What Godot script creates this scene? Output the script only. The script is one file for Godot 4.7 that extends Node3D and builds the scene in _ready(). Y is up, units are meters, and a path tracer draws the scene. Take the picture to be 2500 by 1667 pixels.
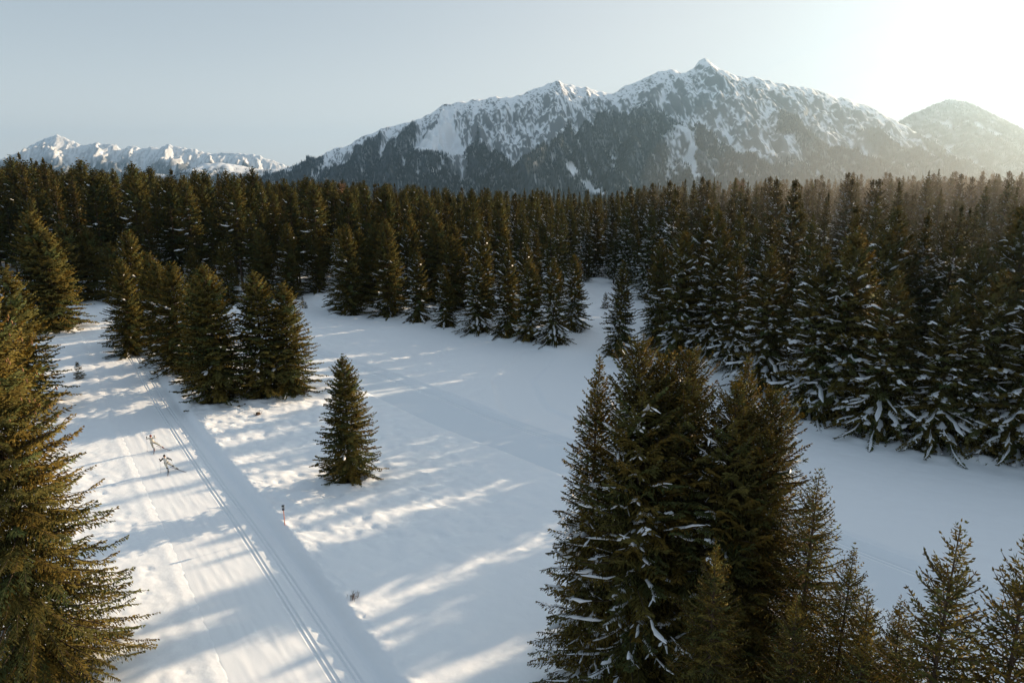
extends Node3D
# A winter valley seen from a drone: a groomed ski trail, spruce forest and snowy mountains behind.
# In the helpers, a place is (x, d): x metres to the right, d metres ahead (z = -d).

const SUN_AZ := 55.0
const SUN_EL := 15.3
const EXPOSURE := 2.2
const SUN_ENERGY := 1.6
var rng := RandomNumberGenerator.new()
var n_soft := FastNoiseLite.new()
var n_lump := FastNoiseLite.new()
var n_fine := FastNoiseLite.new()
var n_big := FastNoiseLite.new()
var n_gully := FastNoiseLite.new()
var n_patch := FastNoiseLite.new()
var n_speck := FastNoiseLite.new()
var M := {}
var used := {}

# ---------------------------------------------------------------- small helpers
func numbered(called: String) -> String:
	var n: int = used.get(called, 0)
	used[called] = n + 1
	return called if n == 0 else "%s_%03d" % [called, n]

func tag(o: Node3D, label := "", category := "", group := "", kind := "") -> Node3D:
	for p in [["label", label], ["category", category], ["group", group], ["kind", kind]]:
		if p[1] != "":
			o.set_meta(p[0], p[1])
	return o

func thing(called: String, at: Vector3, label: String, category: String, group := "") -> Node3D:
	var o := Node3D.new()
	o.name = numbered(called)
	add_child(o, true)
	o.position = at
	tag(o, label, category, group)
	return o

func part(called: String, mesh: Mesh, mat: Material, parent: Node3D) -> MeshInstance3D:
	var o := MeshInstance3D.new()
	o.name = called if parent != self else numbered(called)
	o.mesh = mesh
	if mat:
		o.material_override = mat
	parent.add_child(o, true)
	return o

func arrays_mesh(v: PackedVector3Array, n = null, c = null, idx = null) -> ArrayMesh:
	var a := []
	a.resize(Mesh.ARRAY_MAX)
	a[Mesh.ARRAY_VERTEX] = v
	if n != null:
		a[Mesh.ARRAY_NORMAL] = n
	if c != null:
		a[Mesh.ARRAY_COLOR] = c
	if idx != null:
		a[Mesh.ARRAY_INDEX] = idx
	var m := ArrayMesh.new()
	m.add_surface_from_arrays(Mesh.PRIMITIVE_TRIANGLES, a)
	return m

func ss(a: float, b: float, x: float) -> float:
	var t := clampf((x - a) / (b - a), 0.0, 1.0)
	return t * t * (3.0 - 2.0 * t)

func lerp_table(t: PackedVector2Array, x: float) -> float:
	if x <= t[0].x:
		return t[0].y
	for i in range(1, t.size()):
		if x < t[i].x:
			return lerpf(t[i - 1].y, t[i].y, (x - t[i - 1].x) / (t[i].x - t[i - 1].x))
	return t[t.size() - 1].y

func noise(seed_: int, freq: float, octaves := 1, type := FastNoiseLite.TYPE_SIMPLEX_SMOOTH) -> FastNoiseLite:
	var n := FastNoiseLite.new()
	n.seed = seed_
	n.frequency = freq
	n.noise_type = type
	n.fractal_type = FastNoiseLite.FRACTAL_FBM if octaves > 1 else FastNoiseLite.FRACTAL_NONE
	n.fractal_octaves = octaves
	return n

# A sheet over a grid of rows (d) and columns (x), heights and colours given for every node.
func sheet(xs: PackedFloat32Array, ds: PackedFloat32Array, h: PackedFloat32Array, col = null, skew = null) -> ArrayMesh:
	var nx := xs.size()
	var nd := ds.size()
	var v := PackedVector3Array()
	v.resize(nx * nd)
	for j in nd:
		var off: float = skew[j] if skew != null else 0.0
		for i in nx:
			v[j * nx + i] = Vector3(xs[i] + off, h[j * nx + i], -ds[j])
	var n := PackedVector3Array()
	n.resize(nx * nd)
	var idx := PackedInt32Array()
	idx.resize((nx - 1) * (nd - 1) * 6)
	var k := 0
	for j in nd:
		for i in nx:
			var e := v[j * nx + mini(i + 1, nx - 1)] - v[j * nx + maxi(i - 1, 0)]
			var f := v[mini(j + 1, nd - 1) * nx + i] - v[maxi(j - 1, 0) * nx + i]
			n[j * nx + i] = e.cross(f).normalized()
			if i < nx - 1 and j < nd - 1:
				var a := j * nx + i
				idx[k] = a
				idx[k + 1] = a + nx
				idx[k + 2] = a + 1
				idx[k + 3] = a + 1
				idx[k + 4] = a + nx
				idx[k + 5] = a + nx + 1
				k += 6
	return arrays_mesh(v, n, col, idx)

# A tube along points with radii; sides corners.
func tube(v: PackedVector3Array, n: PackedVector3Array, idx: PackedInt32Array, pts: Array, radii: Array, sides: int) -> void:
	var first := v.size()
	var last := pts.size() - 1
	for i in pts.size():
		var dir: Vector3 = (pts[mini(i + 1, last)] - pts[maxi(i - 1, 0)]).normalized()
		var u := dir.cross(Vector3(0.31, 0.17, 0.93)).normalized()
		var w := u.cross(dir)
		for s in sides:
			var a := TAU * s / sides
			var r := u * cos(a) + w * sin(a)
			v.append(pts[i] + r * radii[i])
			n.append(r)
	for i in last:
		for s in sides:
			var a := first + i * sides + s
			var b := first + i * sides + (s + 1) % sides
			idx.append_array([a, b, a + sides, b, b + sides, a + sides])

# ---------------------------------------------------------------- the ground
var trail_c := PackedVector2Array([Vector2(8, 5), Vector2(20, -3.6), Vector2(31, -11.3), Vector2(41, -18.3), Vector2(56.5, -29.4), Vector2(68.7, -38.2), Vector2(79, -45.4), Vector2(96.6, -57.6), Vector2(110, -66.8), Vector2(128, -80.5), Vector2(145, -95), Vector2(170, -118)])
const TRAIL_W := 4.1
var wells := PackedVector3Array()
var edge_line := PackedVector2Array([Vector2(-400, 210), Vector2(-150, 182), Vector2(-100, 160), Vector2(-85, 154), Vector2(-60, 154), Vector2(-45, 152), Vector2(-38, 141), Vector2(-31, 137), Vector2(-24, 135), Vector2(-17, 130), Vector2(-11, 125), Vector2(-6, 119), Vector2(0, 115), Vector2(6, 110), Vector2(11, 118), Vector2(13, 168), Vector2(20, 168), Vector2(21, 107), Vector2(24, 100), Vector2(28, 98), Vector2(30, 86), Vector2(32, 76), Vector2(36, 69), Vector2(41, 66), Vector2(46, 62), Vector2(52, 58), Vector2(70, 48), Vector2(100, 36), Vector2(160, 10), Vector2(400, -40)])
var bank_line := PackedVector2Array([Vector2(-400, 208), Vector2(-150, 180), Vector2(-85, 150), Vector2(-45, 147), Vector2(-38, 139), Vector2(-24, 131), Vector2(-11, 121), Vector2(0, 111), Vector2(6, 106), Vector2(12, 112), Vector2(18, 112), Vector2(24, 96), Vector2(30, 82), Vector2(36, 66), Vector2(46, 58), Vector2(70, 45), Vector2(100, 33), Vector2(160, 8), Vector2(400, -40)])
# [x, top height, d, kind, width, label]
var mids := [
	[-13.9, 11.1, 53.8, 0, 1.15, "lone dark spruce standing free in the snowy meadow"],
	[-60.5, 18.2, 108.0, 1, 1.15, "tall pointed spruce at the back left of the trailside group"],
	[-54.7, 15.2, 103.0, 0, 1.1, "spruce behind the trailside group, just right of the tallest"],
	[-57.0, 14.6, 99.0, 1, 1.1, "spruce with snow flecks at the left of the trailside group"],
	[-44.3, 15.2, 88.5, 1, 1.2, "spruce with snowy left side in the middle of the trailside group"],
	[-49.0, 14.6, 94.0, 1, 1.15, "dark spruce hemmed in the middle of the trailside group"],
	[-34.4, 16.1, 76.3, 0, 1.3, "dark broad spruce at the near left end of the trailside group"],
	[-29.7, 15.0, 77.5, 0, 1.35, "spruce with sunlit right flank at the near end of the trailside group"],
	[-26.8, 13.6, 78.5, 0, 1.3, "rightmost spruce of the trailside group with drooping branch tips"],
	[-38.5, 14.0, 83.0, 0, 1.25, "dark spruce in the heart of the trailside group"],
	[-82.3, 21.0, 117.5, 0, 1.35, "tall broad spruce left of the trail's far bend"],
	[-80.0, 18.0, 117.0, 0, 1.35, "golden flanked spruce beside the trail's far bend"],
	[-95.6, 17.8, 147.2, 0, 1.3, "broad spruce beyond the far bend of the trail"],
	[-92.5, 16.3, 150.0, 0, 1.2, "pointed spruce right of the broad one beyond the far bend"],
	[-85.2, 13.2, 144.9, 0, 1.4, "squat twin topped spruce before the forest gap on the left"],
	[-55.5, 16.8, 74.0, 0, 1.25, "sunlit spruce cut off by the left edge behind the big one"],
	[-31.7, 17.9, 131.9, 1, 1.0, "tall spruce at the left corner of the meadow's far forest edge"],
	[-34.5, 17.0, 136.0, 2, 0.95, "snow dusted spruce behind the left corner of the far forest edge"],
	[-24.2, 18.0, 130.5, 1, 1.1, "dark broad spruce on the meadow's far forest edge"],
	[-17.5, 13.6, 124.9, 4, 1.15, "snowy footed spruce, third along the meadow's far forest edge"],
	[-11.8, 11.4, 120.1, 4, 1.2, "short snowy spruce on the meadow's far forest edge"],
	[-6.1, 12.9, 114.6, 3, 1.25, "broad golden topped snowy spruce on the meadow's far forest edge"],
	[-0.8, 14.8, 111.2, 4, 1.1, "narrow spruce with snowy skirts on the meadow's far forest edge"],
	[2.8, 13.0, 108.6, 2, 1.15, "spruce with snow laden lower branches left of the forest point"],
	[6.5, 14.0, 105.8, 3, 1.05, "snowy spruce at the point of the forest in the meadow"],
	[10.4, 13.1, 113.6, 2, 1.0, "dark spruce at the left side of the snowy gap in the forest"],
	[15.7, 14.4, 98.5, 4, 1.05, "slim spruce standing alone in the snowy gap in the forest"],
	[22.6, 16.2, 104.0, 6, 1.0, "dark spruce at the right side of the snowy gap in the forest"],
	[23.9, 18.6, 96.9, 2, 1.05, "tall dark spruce at the front of the right hand forest"],
	[28.2, 17.0, 94.2, 3, 1.1, "spruce with long snow covered boughs facing the meadow"],
	[29.6, 15.2, 88.5, 3, 1.0, "golden topped spruce with snowy left boughs in the right hand forest"],
	[31.0, 17.7, 80.5, 3, 1.15, "large snow hung spruce right behind the foreground clump"],
	[33.0, 19.0, 71.8, 3, 1.1, "tall golden headed spruce with snow hung skirts on the right forest edge"],
	[35.3, 20.1, 70.0, 2, 1.1, "tall spruce with lit crown behind the right forest edge"],
	[37.2, 16.9, 66.0, 3, 1.2, "spruce with star shaped snowy lower boughs on the right forest edge"],
	[41.0, 15.8, 62.6, 3, 1.2, "golden tipped spruce with heavy snow boughs near the right edge"],
	[44.6, 17.0, 62.0, 2, 1.1, "spruce with snow clumps second from the right edge"],
	[46.8, 17.6, 59.8, 3, 1.15, "snow clumped spruce cut off by the right edge of the view"],
	[49.5, 16.9, 57.0, 3, 1.15, "snowy spruce at the far right end of the forest edge"],
	[-60.5, 13.9, 144.0, 1, 1.2, "golden topped young spruce before the dark forest, left of centre"],
	[-55.1, 15.4, 150.0, 0, 1.2, "spruce with golden head before the dark forest, left of centre"],
	[-48.9, 16.3, 149.0, 1, 1.1, "spruce with golden head just right of the trailside group"],
	[-44.3, 14.2, 153.0, 1, 1.1, "spruce at the head of the meadow's left corner"],
	[-69.5, 11.8, 148.0, 1, 1.2, "low bushy spruce before the dark forest behind the trailside group"],
]

var road_a := PackedVector2Array([Vector2(-60, 122), Vector2(-38, 106), Vector2(-20, 88), Vector2(-6, 72), Vector2(8, 57), Vector2(24, 40.5), Vector2(34, 30), Vector2(48, 14)])
var road_b := PackedVector2Array([Vector2(4, 100), Vector2(0, 86), Vector2(1.5, 74), Vector2(9, 62), Vector2(20, 50)])

func line_dist(l: PackedVector2Array, x: float, d: float) -> float:
	var p := Vector2(x, d)
	var best := 1e9
	for i in l.size() - 1:
		best = minf(best, p.distance_squared_to(Geometry2D.get_closest_point_to_segment(p, l[i], l[i + 1])))
	return sqrt(best)

func floor_h(x: float, d: float) -> float:
	var y := 5.5 * ss(85.0, 230.0, d) * ss(15.0, 120.0, x)
	y += 6.5 * ss(170.0, 320.0, d) * ss(-50.0, -150.0, x)
	y -= 3.0 * ss(150.0, 300.0, d) * ss(-90.0, -20.0, x) * ss(60.0, 10.0, x)
	y -= 55.0 * ss(420.0, 1500.0, d)
	y += 0.55 * n_soft.get_noise_2d(x, d) * ss(300.0, 200.0, d)
	return y

func trail_h(x: float, d: float) -> float:
	return floor_h(x, d) * 0.5

func ground_h(x: float, d: float) -> float:
	var y := floor_h(x, d)
	if d > 180.0 or d < 4.0 or x > 130.0 or x < -150.0:
		return y
	var u := x - lerp_table(trail_c, d)
	var near := ss(165.0, 120.0, d)
	var side := absf(u) - TRAIL_W + 0.1 * n_fine.get_noise_2d(u * 0.3, d * 0.55)
	var base := trail_h(x, d)
	if side < 8.0:
		y = lerpf(base, y, ss(0.0, 8.0, side))
	if side < 0.0:
		return base - 0.3 * ss(-0.4, -1.0, side)
	var lump := n_lump.get_noise_2d(x, d)
	if u < 0.0:
		y += 0.035 * exp(-pow((side - 0.35) / 0.4, 2.0)) * near
		var prints := maxf(0.0, n_fine.get_noise_2d(x * 0.8, d * 1.2) - 0.28)
		y += (0.07 * lump - 0.25 * prints * ss(11.0, 2.0, side) * ss(70.0, 50.0, d)) * ss(0.5, 2.0, side)
	else:
		var bank := lerpf(0.62, 0.22, ss(50.0, 100.0, d))
		y += bank * ss(0.0, 0.95, side) * near * (1.0 - 0.6 * ss(6.0, 30.0, side))
		y += 0.17 * n_fine.get_noise_2d(x * 1.6, d * 1.6) * exp(-pow((side - 1.3) / 0.6, 2.0)) * near
		var r := 99.0
		if d < 130.0 and x > -60.0 and x < 60.0:
			r = minf(line_dist(road_a, x, d) - 3.7, line_dist(road_b, x, d) - 2.6)
		var open := ss(-0.1, 0.6, r)
		var rough := ss(34.0, 14.0, side) * ss(92.0, 70.0, d) * ss(38.0, 46.0, d) + 0.28
		var hollows := maxf(0.0, n_fine.get_noise_2d(x * 0.55 + 40.0, d * 0.9) - 0.15)
		y += open * (rough * ss(0.8, 2.5, side) * (0.13 * lump - 0.21 * hollows) + 0.01 * n_fine.get_noise_2d(x * 1.5, d * 4.0))
		y -= 0.22 * ss(0.35, -0.15, r)
	var b := d - lerp_table(bank_line, x)
	for w in wells:
		if absf(w.x - x) < 5.0 and absf(w.z - d) < 5.0:
			var q := Vector2(w.x - x, w.z - d).length() / (w.y * 0.14)
			y += 0.30 * exp(-pow((q - 1.25) / 0.3, 2.0)) - 0.32 * exp(-q * q * 1.4)
	if b > -3.0:
		y += 0.9 * ss(-2.0, 5.0, b) + 0.30 * maxf(0.0, n_lump.get_noise_2d(x * 0.7, d * 0.7) + 0.1) * ss(-1.0, 2.0, b)
	return y

func steps(list: Array) -> PackedFloat32Array:
	# [from, [to, step], [to, step] ...] with steps that grow towards the last
	var out := PackedFloat32Array()
	var x: float = list[0]
	for k in range(1, list.size()):
		var to: float = list[k][0]
		var n := int(maxf(1.0, round((to - x) / list[k][1])))
		for i in n:
			out.append(x + (to - x) * i / n)
		x = to
	out.append(x)
	return out

func build_ground() -> void:
	for m in mids:
		wells.append(Vector3(m[0], m[1], m[2]))
	var xs := steps([-9500.0, [-2500.0, 1400.0], [-600.0, 300.0], [-200.0, 40.0], [-110.0, 5.0], [-62.0, 0.6], [-2.0, 0.26], [48.0, 0.42], [110.0, 4.0], [260.0, 25.0], [800.0, 140.0], [9500.0, 1100.0]])
	var ds := steps([-400.0, [-40.0, 90.0], [6.0, 9.0], [22.0, 0.7], [82.0, 0.28], [135.0, 0.55], [180.0, 2.0], [400.0, 12.0], [1600.0, 120.0], [12500.0, 900.0]])
	var h := PackedFloat32Array()
	h.resize(xs.size() * ds.size())
	for j in ds.size():
		for i in xs.size():
			h[j * xs.size() + i] = ground_h(xs[i], ds[j])
	tag(part("snow_ground", sheet(xs, ds, h), M.snow, self), "", "", "", "structure")
	# the groomed trail, a sheet of its own with classic tracks pressed into it
	var us := []
	var u := -TRAIL_W - 0.24
	var grooves := [1.58, 1.90, 2.78, 3.10]
	while u < TRAIL_W + 0.25:
		var clear := true
		for g in grooves:
			if absf(u - g) < 0.13:
				clear = false
		if clear:
			us.append(u)
		u += 0.16
	for g in grooves:
		us.append_array([g - 0.1, g - 0.045, g + 0.045, g + 0.1])
	us.sort()
	var ux := PackedFloat32Array(us)
	var td := steps([9.0, [90.0, 0.3], [170.0, 0.8]])
	var skew := PackedFloat32Array()
	var th := PackedFloat32Array()
	for j in td.size():
		var c := lerp_table(trail_c, td[j])
		var soft := 0.0
		for k in [-2.0, -1.0, 0.0, 1.0, 2.0]:
			soft += lerp_table(trail_c, td[j] + k * 2.5) / 5.0
		c = soft if td[j] > 14.0 else c
		skew.append(c)
		var fresh := ss(122.0, 104.0, td[j])
		for x in ux:
			var inner := ss(TRAIL_W - 0.2, TRAIL_W - 1.6, absf(x))
			var y := trail_h(x + c, td[j]) + 0.014 * n_fine.get_noise_2d(x * 9.0, td[j] * 0.12) * inner + 0.02 * inner * n_fine.get_noise_2d(x * 1.2, td[j] * 0.35 + 90.0)
			for g in grooves:
				if absf(x - g) < 0.06:
					y -= 0.055 * fresh
				elif absf(x - g) < 0.13:
					y += 0.012 * fresh
			y -= 0.14 * ss(TRAIL_W - 0.3, TRAIL_W + 0.22, absf(x))
			th.append(y)
	# the second groomed way, across the meadow
	var line := Curve2D.new()
	for p in road_a:
		line.add_point(p)
	var length := line.get_baked_length()
	var us2 := [-3.75, -3.6, -2.8, -1.8, -0.9, 0.0, 0.8, 1.5, 1.62, 1.68, 1.78, 1.84, 1.98, 2.04, 2.14, 2.20, 2.4, 3.0, 3.6, 3.75]
	var rv := PackedVector3Array()
	var rn := PackedVector3Array()
	var ri := PackedInt32Array()
	var rows := int(length / 0.5)
	for j in rows:
		var p := line.sample_baked(length * j / (rows - 1.0))
		var q := line.sample_baked(minf(length, length * j / (rows - 1.0) + 3.0)) - line.sample_baked(maxf(0.0, length * j / (rows - 1.0) - 3.0))
		var across := Vector2(q.y, -q.x).normalized()
		for k in us2.size():
			var w: Vector2 = p - across * us2[k]
			var y := ground_h(w.x, w.y) + 0.03
			if k == 0 or k == us2.size() - 1:
				y -= 0.10
			if k in [9, 10, 13, 14]:
				y -= 0.08
			rv.append(Vector3(w.x, y, -w.y))
	for j in rows:
		for k in us2.size():
			var e := rv[j * us2.size() + mini(k + 1, us2.size() - 1)] - rv[j * us2.size() + maxi(k - 1, 0)]
			var f := rv[mini(j + 1, rows - 1) * us2.size() + k] - rv[maxi(j - 1, 0) * us2.size() + k]
			var nn := e.cross(f).normalized()
			rn.append(nn if nn.y > 0.0 else -nn)
			if j < rows - 1 and k < us2.size() - 1:
				var c := j * us2.size() + k
				ri.append_array([c, c + 1, c + us2.size(), c + 1, c + us2.size() + 1, c + us2.size()])
	tag(part("meadow_trail", arrays_mesh(rv, rn, null, ri), M.packed, self), "", "", "", "structure")
	tag(part("ski_trail", sheet(ux, td, th, null, skew), M.groomed, self), "", "", "", "structure")

# ---------------------------------------------------------------- the mountains
func seg_h(p: Vector2, a: Vector3, b: Vector3, k: float) -> float:
	var q := Vector2(b.x - a.x, b.z - a.z)
	var t := clampf((p - Vector2(a.x, a.z)).dot(q) / q.length_squared(), 0.0, 1.0)
	return lerpf(a.y, b.y, t) - k * p.distance_to(Vector2(a.x, a.z) + q * t)

func ridge_table(pts: Array) -> PackedVector2Array:
	var t := PackedVector2Array()
	for p in pts:
		t.append(Vector2(p.x, p.y))
	return t

func in_any(polys: Array, x: float, y: float) -> bool:
	for p in polys:
		if Geometry2D.is_point_in_polygon(Vector2(x, y), p):
			return true
	return false

# A massif: a summit ridge seen across, spurs that run down towards the valley, gullies between, forest below.
func massif(called: String, summit: Array, depth: float, spurs: Array, k_main: float, k_spur: float, xs: PackedFloat32Array, ds: PackedFloat32Array, low: float, tree_line: float, rugged: float, runs: Array, rock: float, trees: int) -> void:
	var top := ridge_table(summit)
	var nx := xs.size()
	var h := PackedFloat32Array()
	h.resize(nx * ds.size())
	var col := PackedColorArray()
	col.resize(nx * ds.size())
	var on_spur := PackedFloat32Array()
	on_spur.resize(nx * ds.size())
	var ridge_at := PackedFloat32Array()
	for x in xs:
		ridge_at.append(lerp_table(top, x))
	for j in ds.size():
		for i in nx:
			var x := xs[i]
			var d := ds[j]
			var wx := x + 60.0 * n_big.get_noise_2d(x * 2.0, d * 2.0)
			var away := absf(d - depth)
			var y := ridge_at[i] - away * k_main
			var p := Vector2(wx, d)
			var ribs := -900.0
			for s in spurs:
				for i2 in s.size() - 1:
					ribs = maxf(ribs, seg_h(p, s[i2], s[i2 + 1], k_spur))
			on_spur[j * nx + i] = ss(10.0, 90.0, ribs - y)
			y = maxf(y, ribs)
			var free := ss(0.0, 420.0, away)
			var g := 1.0 - absf(n_gully.get_noise_2d(wx + 0.25 * d, d * 0.2)) * 2.0
			y += rugged * 0.42 * free * (0.5 - absf(n_gully.get_noise_2d(wx * 2.7 + 300.0 - 0.3 * d, d * 0.6)) * 1.6)
			y += rugged * (free * (g - 0.55) * 0.75 + (0.10 + 0.36 * free) * n_big.get_noise_2d(x * 3.1, d * 3.1) + 0.16 * n_speck.get_noise_2d(x * 0.6, d * 0.35))
			y = maxf(y, low - 20.0)
			h[j * nx + i] = y
	var dark := PackedFloat32Array()
	dark.resize(nx * ds.size())
	for j in ds.size():
		for i in nx:
			var x := xs[i]
			var d := ds[j]
			var y := h[j * nx + i]
			var a := h[j * nx + mini(i + 1, nx - 1)] - h[j * nx + maxi(i - 1, 0)]
			var b := h[mini(j + 1, ds.size() - 1) * nx + i] - h[maxi(j - 1, 0) * nx + i]
			var gx := a / (xs[mini(i + 1, nx - 1)] - xs[maxi(i - 1, 0)])
			var gd := b / (ds[mini(j + 1, ds.size() - 1)] - ds[maxi(j - 1, 0)])
			var steep := sqrt(gx * gx + gd * gd)
			var hollow := 0.0
			if i > 3 and i < nx - 4:
				hollow = (h[j * nx + i - 4] + h[j * nx + i + 4]) * 0.5 - y
			var patch := n_patch.get_noise_2d(x, d * 0.6)
			var streak := n_speck.get_noise_2d(x * 2.0 + 0.35 * d, d * 0.33)
			var dots := n_speck.get_noise_2d(x * 4.6, d * 2.6 + 900.0)
			var speck := streak * 0.55 + dots * 0.45
			var spur := on_spur[j * nx + i]
			var line := tree_line + 70.0 * patch + lerpf(-215.0, 190.0, spur)
			var wood := ss(line + 90.0, line - 50.0, y)
			wood *= ss(-0.75, -0.25, 0.7 * patch + 0.8 * speck - hollow * 0.03 + lerpf(0.1, 0.56, spur))
			wood = maxf(wood, ss(90.0, 20.0, y))
			var bare := rock * ss(0.04, 0.19, 0.46 * streak + 0.62 * dots + 0.34 * (steep - 0.62) + 0.34 * n_patch.get_noise_2d(x * 2.2 + 500.0, d) - hollow * 0.006 - 0.16 * ss(depth - 350.0, depth, d))
			var clear := in_any(runs, x, y)
			if clear:
				wood = 0.0
				bare *= 0.08
			dark[j * nx + i] = wood
			var c := Color(0.88, 0.90, 0.93).lerp(Color(0.085, 0.095, 0.11), bare * 0.92)
			c = c.lerp(Color(0.022, 0.034, 0.045), wood * (0.8 + 0.25 * speck))
			col[j * nx + i] = c
	tag(part(called, sheet(xs, ds, h, col), M.mountain, self), "", "", "", "structure")
	if trees == 0:
		return
	# forest on the slopes, far too many to count
	var spots := []
	var tries := 0
	while spots.size() < trees and tries < trees * 14:
		tries += 1
		var i := rng.randi_range(0, nx - 1)
		var j := rng.randi_range(0, ds.size() - 1)
		if ds[j] > depth + 60.0 or h[j * nx + i] < low:
			continue
		var w := dark[j * nx + i]
		if w < 0.15 or rng.randf() > w * w:
			continue
		var x := xs[i] + rng.randf_range(-9.0, 9.0)
		var d := ds[j] + rng.randf_range(-12.0, 12.0)
		spots.append(Transform3D(Basis.from_scale(Vector3(1, 1, 1) * rng.randf_range(0.6, 1.25)), Vector3(x, h[j * nx + i] - 5.0, -d)))
	forest_of_cones("mountain_forest", spots, "dark conifer forest on the slopes of the " + called.replace("_", " "))

func forest_of_cones(called: String, spots: Array, label: String) -> void:
	var cone := CylinderMesh.new()
	cone.top_radius = 0.0
	cone.bottom_radius = 3.5
	cone.height = 22.0
	cone.radial_segments = 5
	cone.rings = 0
	cone.cap_top = false
	cone.cap_bottom = false
	var mm := MultiMesh.new()
	mm.transform_format = MultiMesh.TRANSFORM_3D
	mm.mesh = cone
	mm.instance_count = spots.size()
	for i in spots.size():
		mm.set_instance_transform(i, spots[i].translated(Vector3(0, 10, 0)))
	var o := MultiMeshInstance3D.new()
	o.name = numbered(called)
	o.multimesh = mm
	o.material_override = M.far_wood
	add_child(o, true)
	tag(o, label, "forest", "", "stuff")

func build_mountains() -> void:
	var main := [Vector3(-2600, -60, 5500), Vector3(-1910, 80, 5500), Vector3(-1730, 155, 5500), Vector3(-1500, 225, 5500), Vector3(-1420, 270, 5500), Vector3(-1260, 325, 5500), Vector3(-1140, 390, 5500), Vector3(-940, 455, 5500), Vector3(-710, 510, 5500), Vector3(-630, 545, 5500), Vector3(-570, 585, 5500), Vector3(-510, 615, 5500), Vector3(-330, 635, 5500), Vector3(-150, 665, 5500), Vector3(10, 675, 5500), Vector3(120, 710, 5500), Vector3(280, 765, 5500), Vector3(360, 785, 5500), Vector3(420, 755, 5500), Vector3(560, 745, 5500), Vector3(620, 730, 5500), Vector3(700, 700, 5500), Vector3(770, 700, 5500), Vector3(840, 735, 5500), Vector3(940, 775, 5500), Vector3(1040, 825, 5500), Vector3(1140, 865, 5500), Vector3(1240, 860, 5500), Vector3(1320, 835, 5500), Vector3(1370, 875, 5500), Vector3(1420, 930, 5500), Vector3(1450, 950, 5500), Vector3(1510, 915, 5500), Vector3(1590, 875, 5500), Vector3(1690, 830, 5500), Vector3(1750, 815, 5500), Vector3(1860, 810, 5500), Vector3(2020, 775, 5500), Vector3(2140, 750, 5500), Vector3(2250, 745, 5500), Vector3(2350, 705, 5500), Vector3(2500, 660, 5500), Vector3(2580, 655, 5500), Vector3(2750, 595, 5500), Vector3(2870, 540, 5500), Vector3(2970, 485, 5500), Vector3(3300, 330, 5500), Vector3(3900, 60, 5500), Vector3(4300, -80, 5500)]
	var spurs := [
		[Vector3(-360, 540, 5350), Vector3(-230, 315, 4700), Vector3(-80, 160, 4200), Vector3(10, 55, 3800)],
		[Vector3(-510, 600, 5450), Vector3(-500, 390, 4900), Vector3(-560, 200, 4300), Vector3(-640, 40, 3700)],
		[Vector3(-300, 590, 5420), Vector3(-270, 450, 5050), Vector3(-240, 350, 4750)],
		[Vector3(-680, 520, 5450), Vector3(-760, 370, 5000), Vector3(-740, 240, 4500)],
		[Vector3(-940, 450, 5450), Vector3(-1000, 260, 4900), Vector3(-1080, 100, 4300)],
		[Vector3(-1420, 260, 5450), Vector3(-1520, 120, 4900), Vector3(-1600, 20, 4300)],
		[Vector3(1140, 855, 5500), Vector3(900, 490, 4700), Vector3(690, 250, 4100), Vector3(530, 30, 3500)],
		[Vector3(900, 490, 4700), Vector3(600, 425, 4500), Vector3(330, 315, 4200), Vector3(160, 205, 3900), Vector3(20, 55, 3600)],
		[Vector3(900, 490, 4700), Vector3(1090, 380, 4400), Vector3(1210, 225, 4000), Vector3(1280, 105, 3600)],
		[Vector3(1700, 800, 5500), Vector3(1710, 625, 5000), Vector3(1730, 460, 4600), Vector3(1770, 350, 4300), Vector3(1910, 185, 3900), Vector3(1990, 75, 3600)],
		[Vector3(1730, 460, 4600), Vector3(1560, 200, 4100), Vector3(1480, 50, 3700)],
		[Vector3(1240, 850, 5500), Vector3(1260, 735, 5300), Vector3(1380, 510, 4900), Vector3(1500, 310, 4600), Vector3(1500, 215, 4400)],
		[Vector3(360, 775, 5500), Vector3(410, 545, 5100), Vector3(460, 380, 4900)],
		[Vector3(2250, 740, 5500), Vector3(2260, 480, 4900), Vector3(2330, 250, 4300), Vector3(2450, 80, 3800)],
		[Vector3(2750, 590, 5500), Vector3(2760, 380, 5000), Vector3(2820, 160, 4500), Vector3(2900, 40, 4100)],
	]
	var runs := [
		PackedVector2Array([Vector2(-525, 600), Vector2(-440, 600), Vector2(-420, 480), Vector2(-405, 390), Vector2(-350, 300), Vector2(-310, 205), Vector2(-390, 210), Vector2(-510, 225), Vector2(-640, 240), Vector2(-700, 300), Vector2(-580, 360), Vector2(-530, 415)]),
		PackedVector2Array([Vector2(290, 135), Vector2(340, 140), Vector2(380, 75), Vector2(340, 65), Vector2(310, 95)]),
		PackedVector2Array([Vector2(380, 45), Vector2(430, 50), Vector2(480, -30), Vector2(420, -30)]),
		PackedVector2Array([Vector2(1000, 385), Vector2(1090, 370), Vector2(1110, 325), Vector2(1080, 310), Vector2(1090, 260), Vector2(1050, 60), Vector2(1020, 60), Vector2(1060, 260), Vector2(1050, 335)]),
	]
	massif("main_mountain", main, 5500.0, spurs, 0.50, 0.98, steps([-2600.0, [3600.0, 8.5], [4300.0, 40.0]]), steps([3100.0, [5300.0, 19.0], [5560.0, 12.0], [6900.0, 130.0]]), -60.0, 330.0, 95.0, runs, 0.95, 60000)
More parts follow.
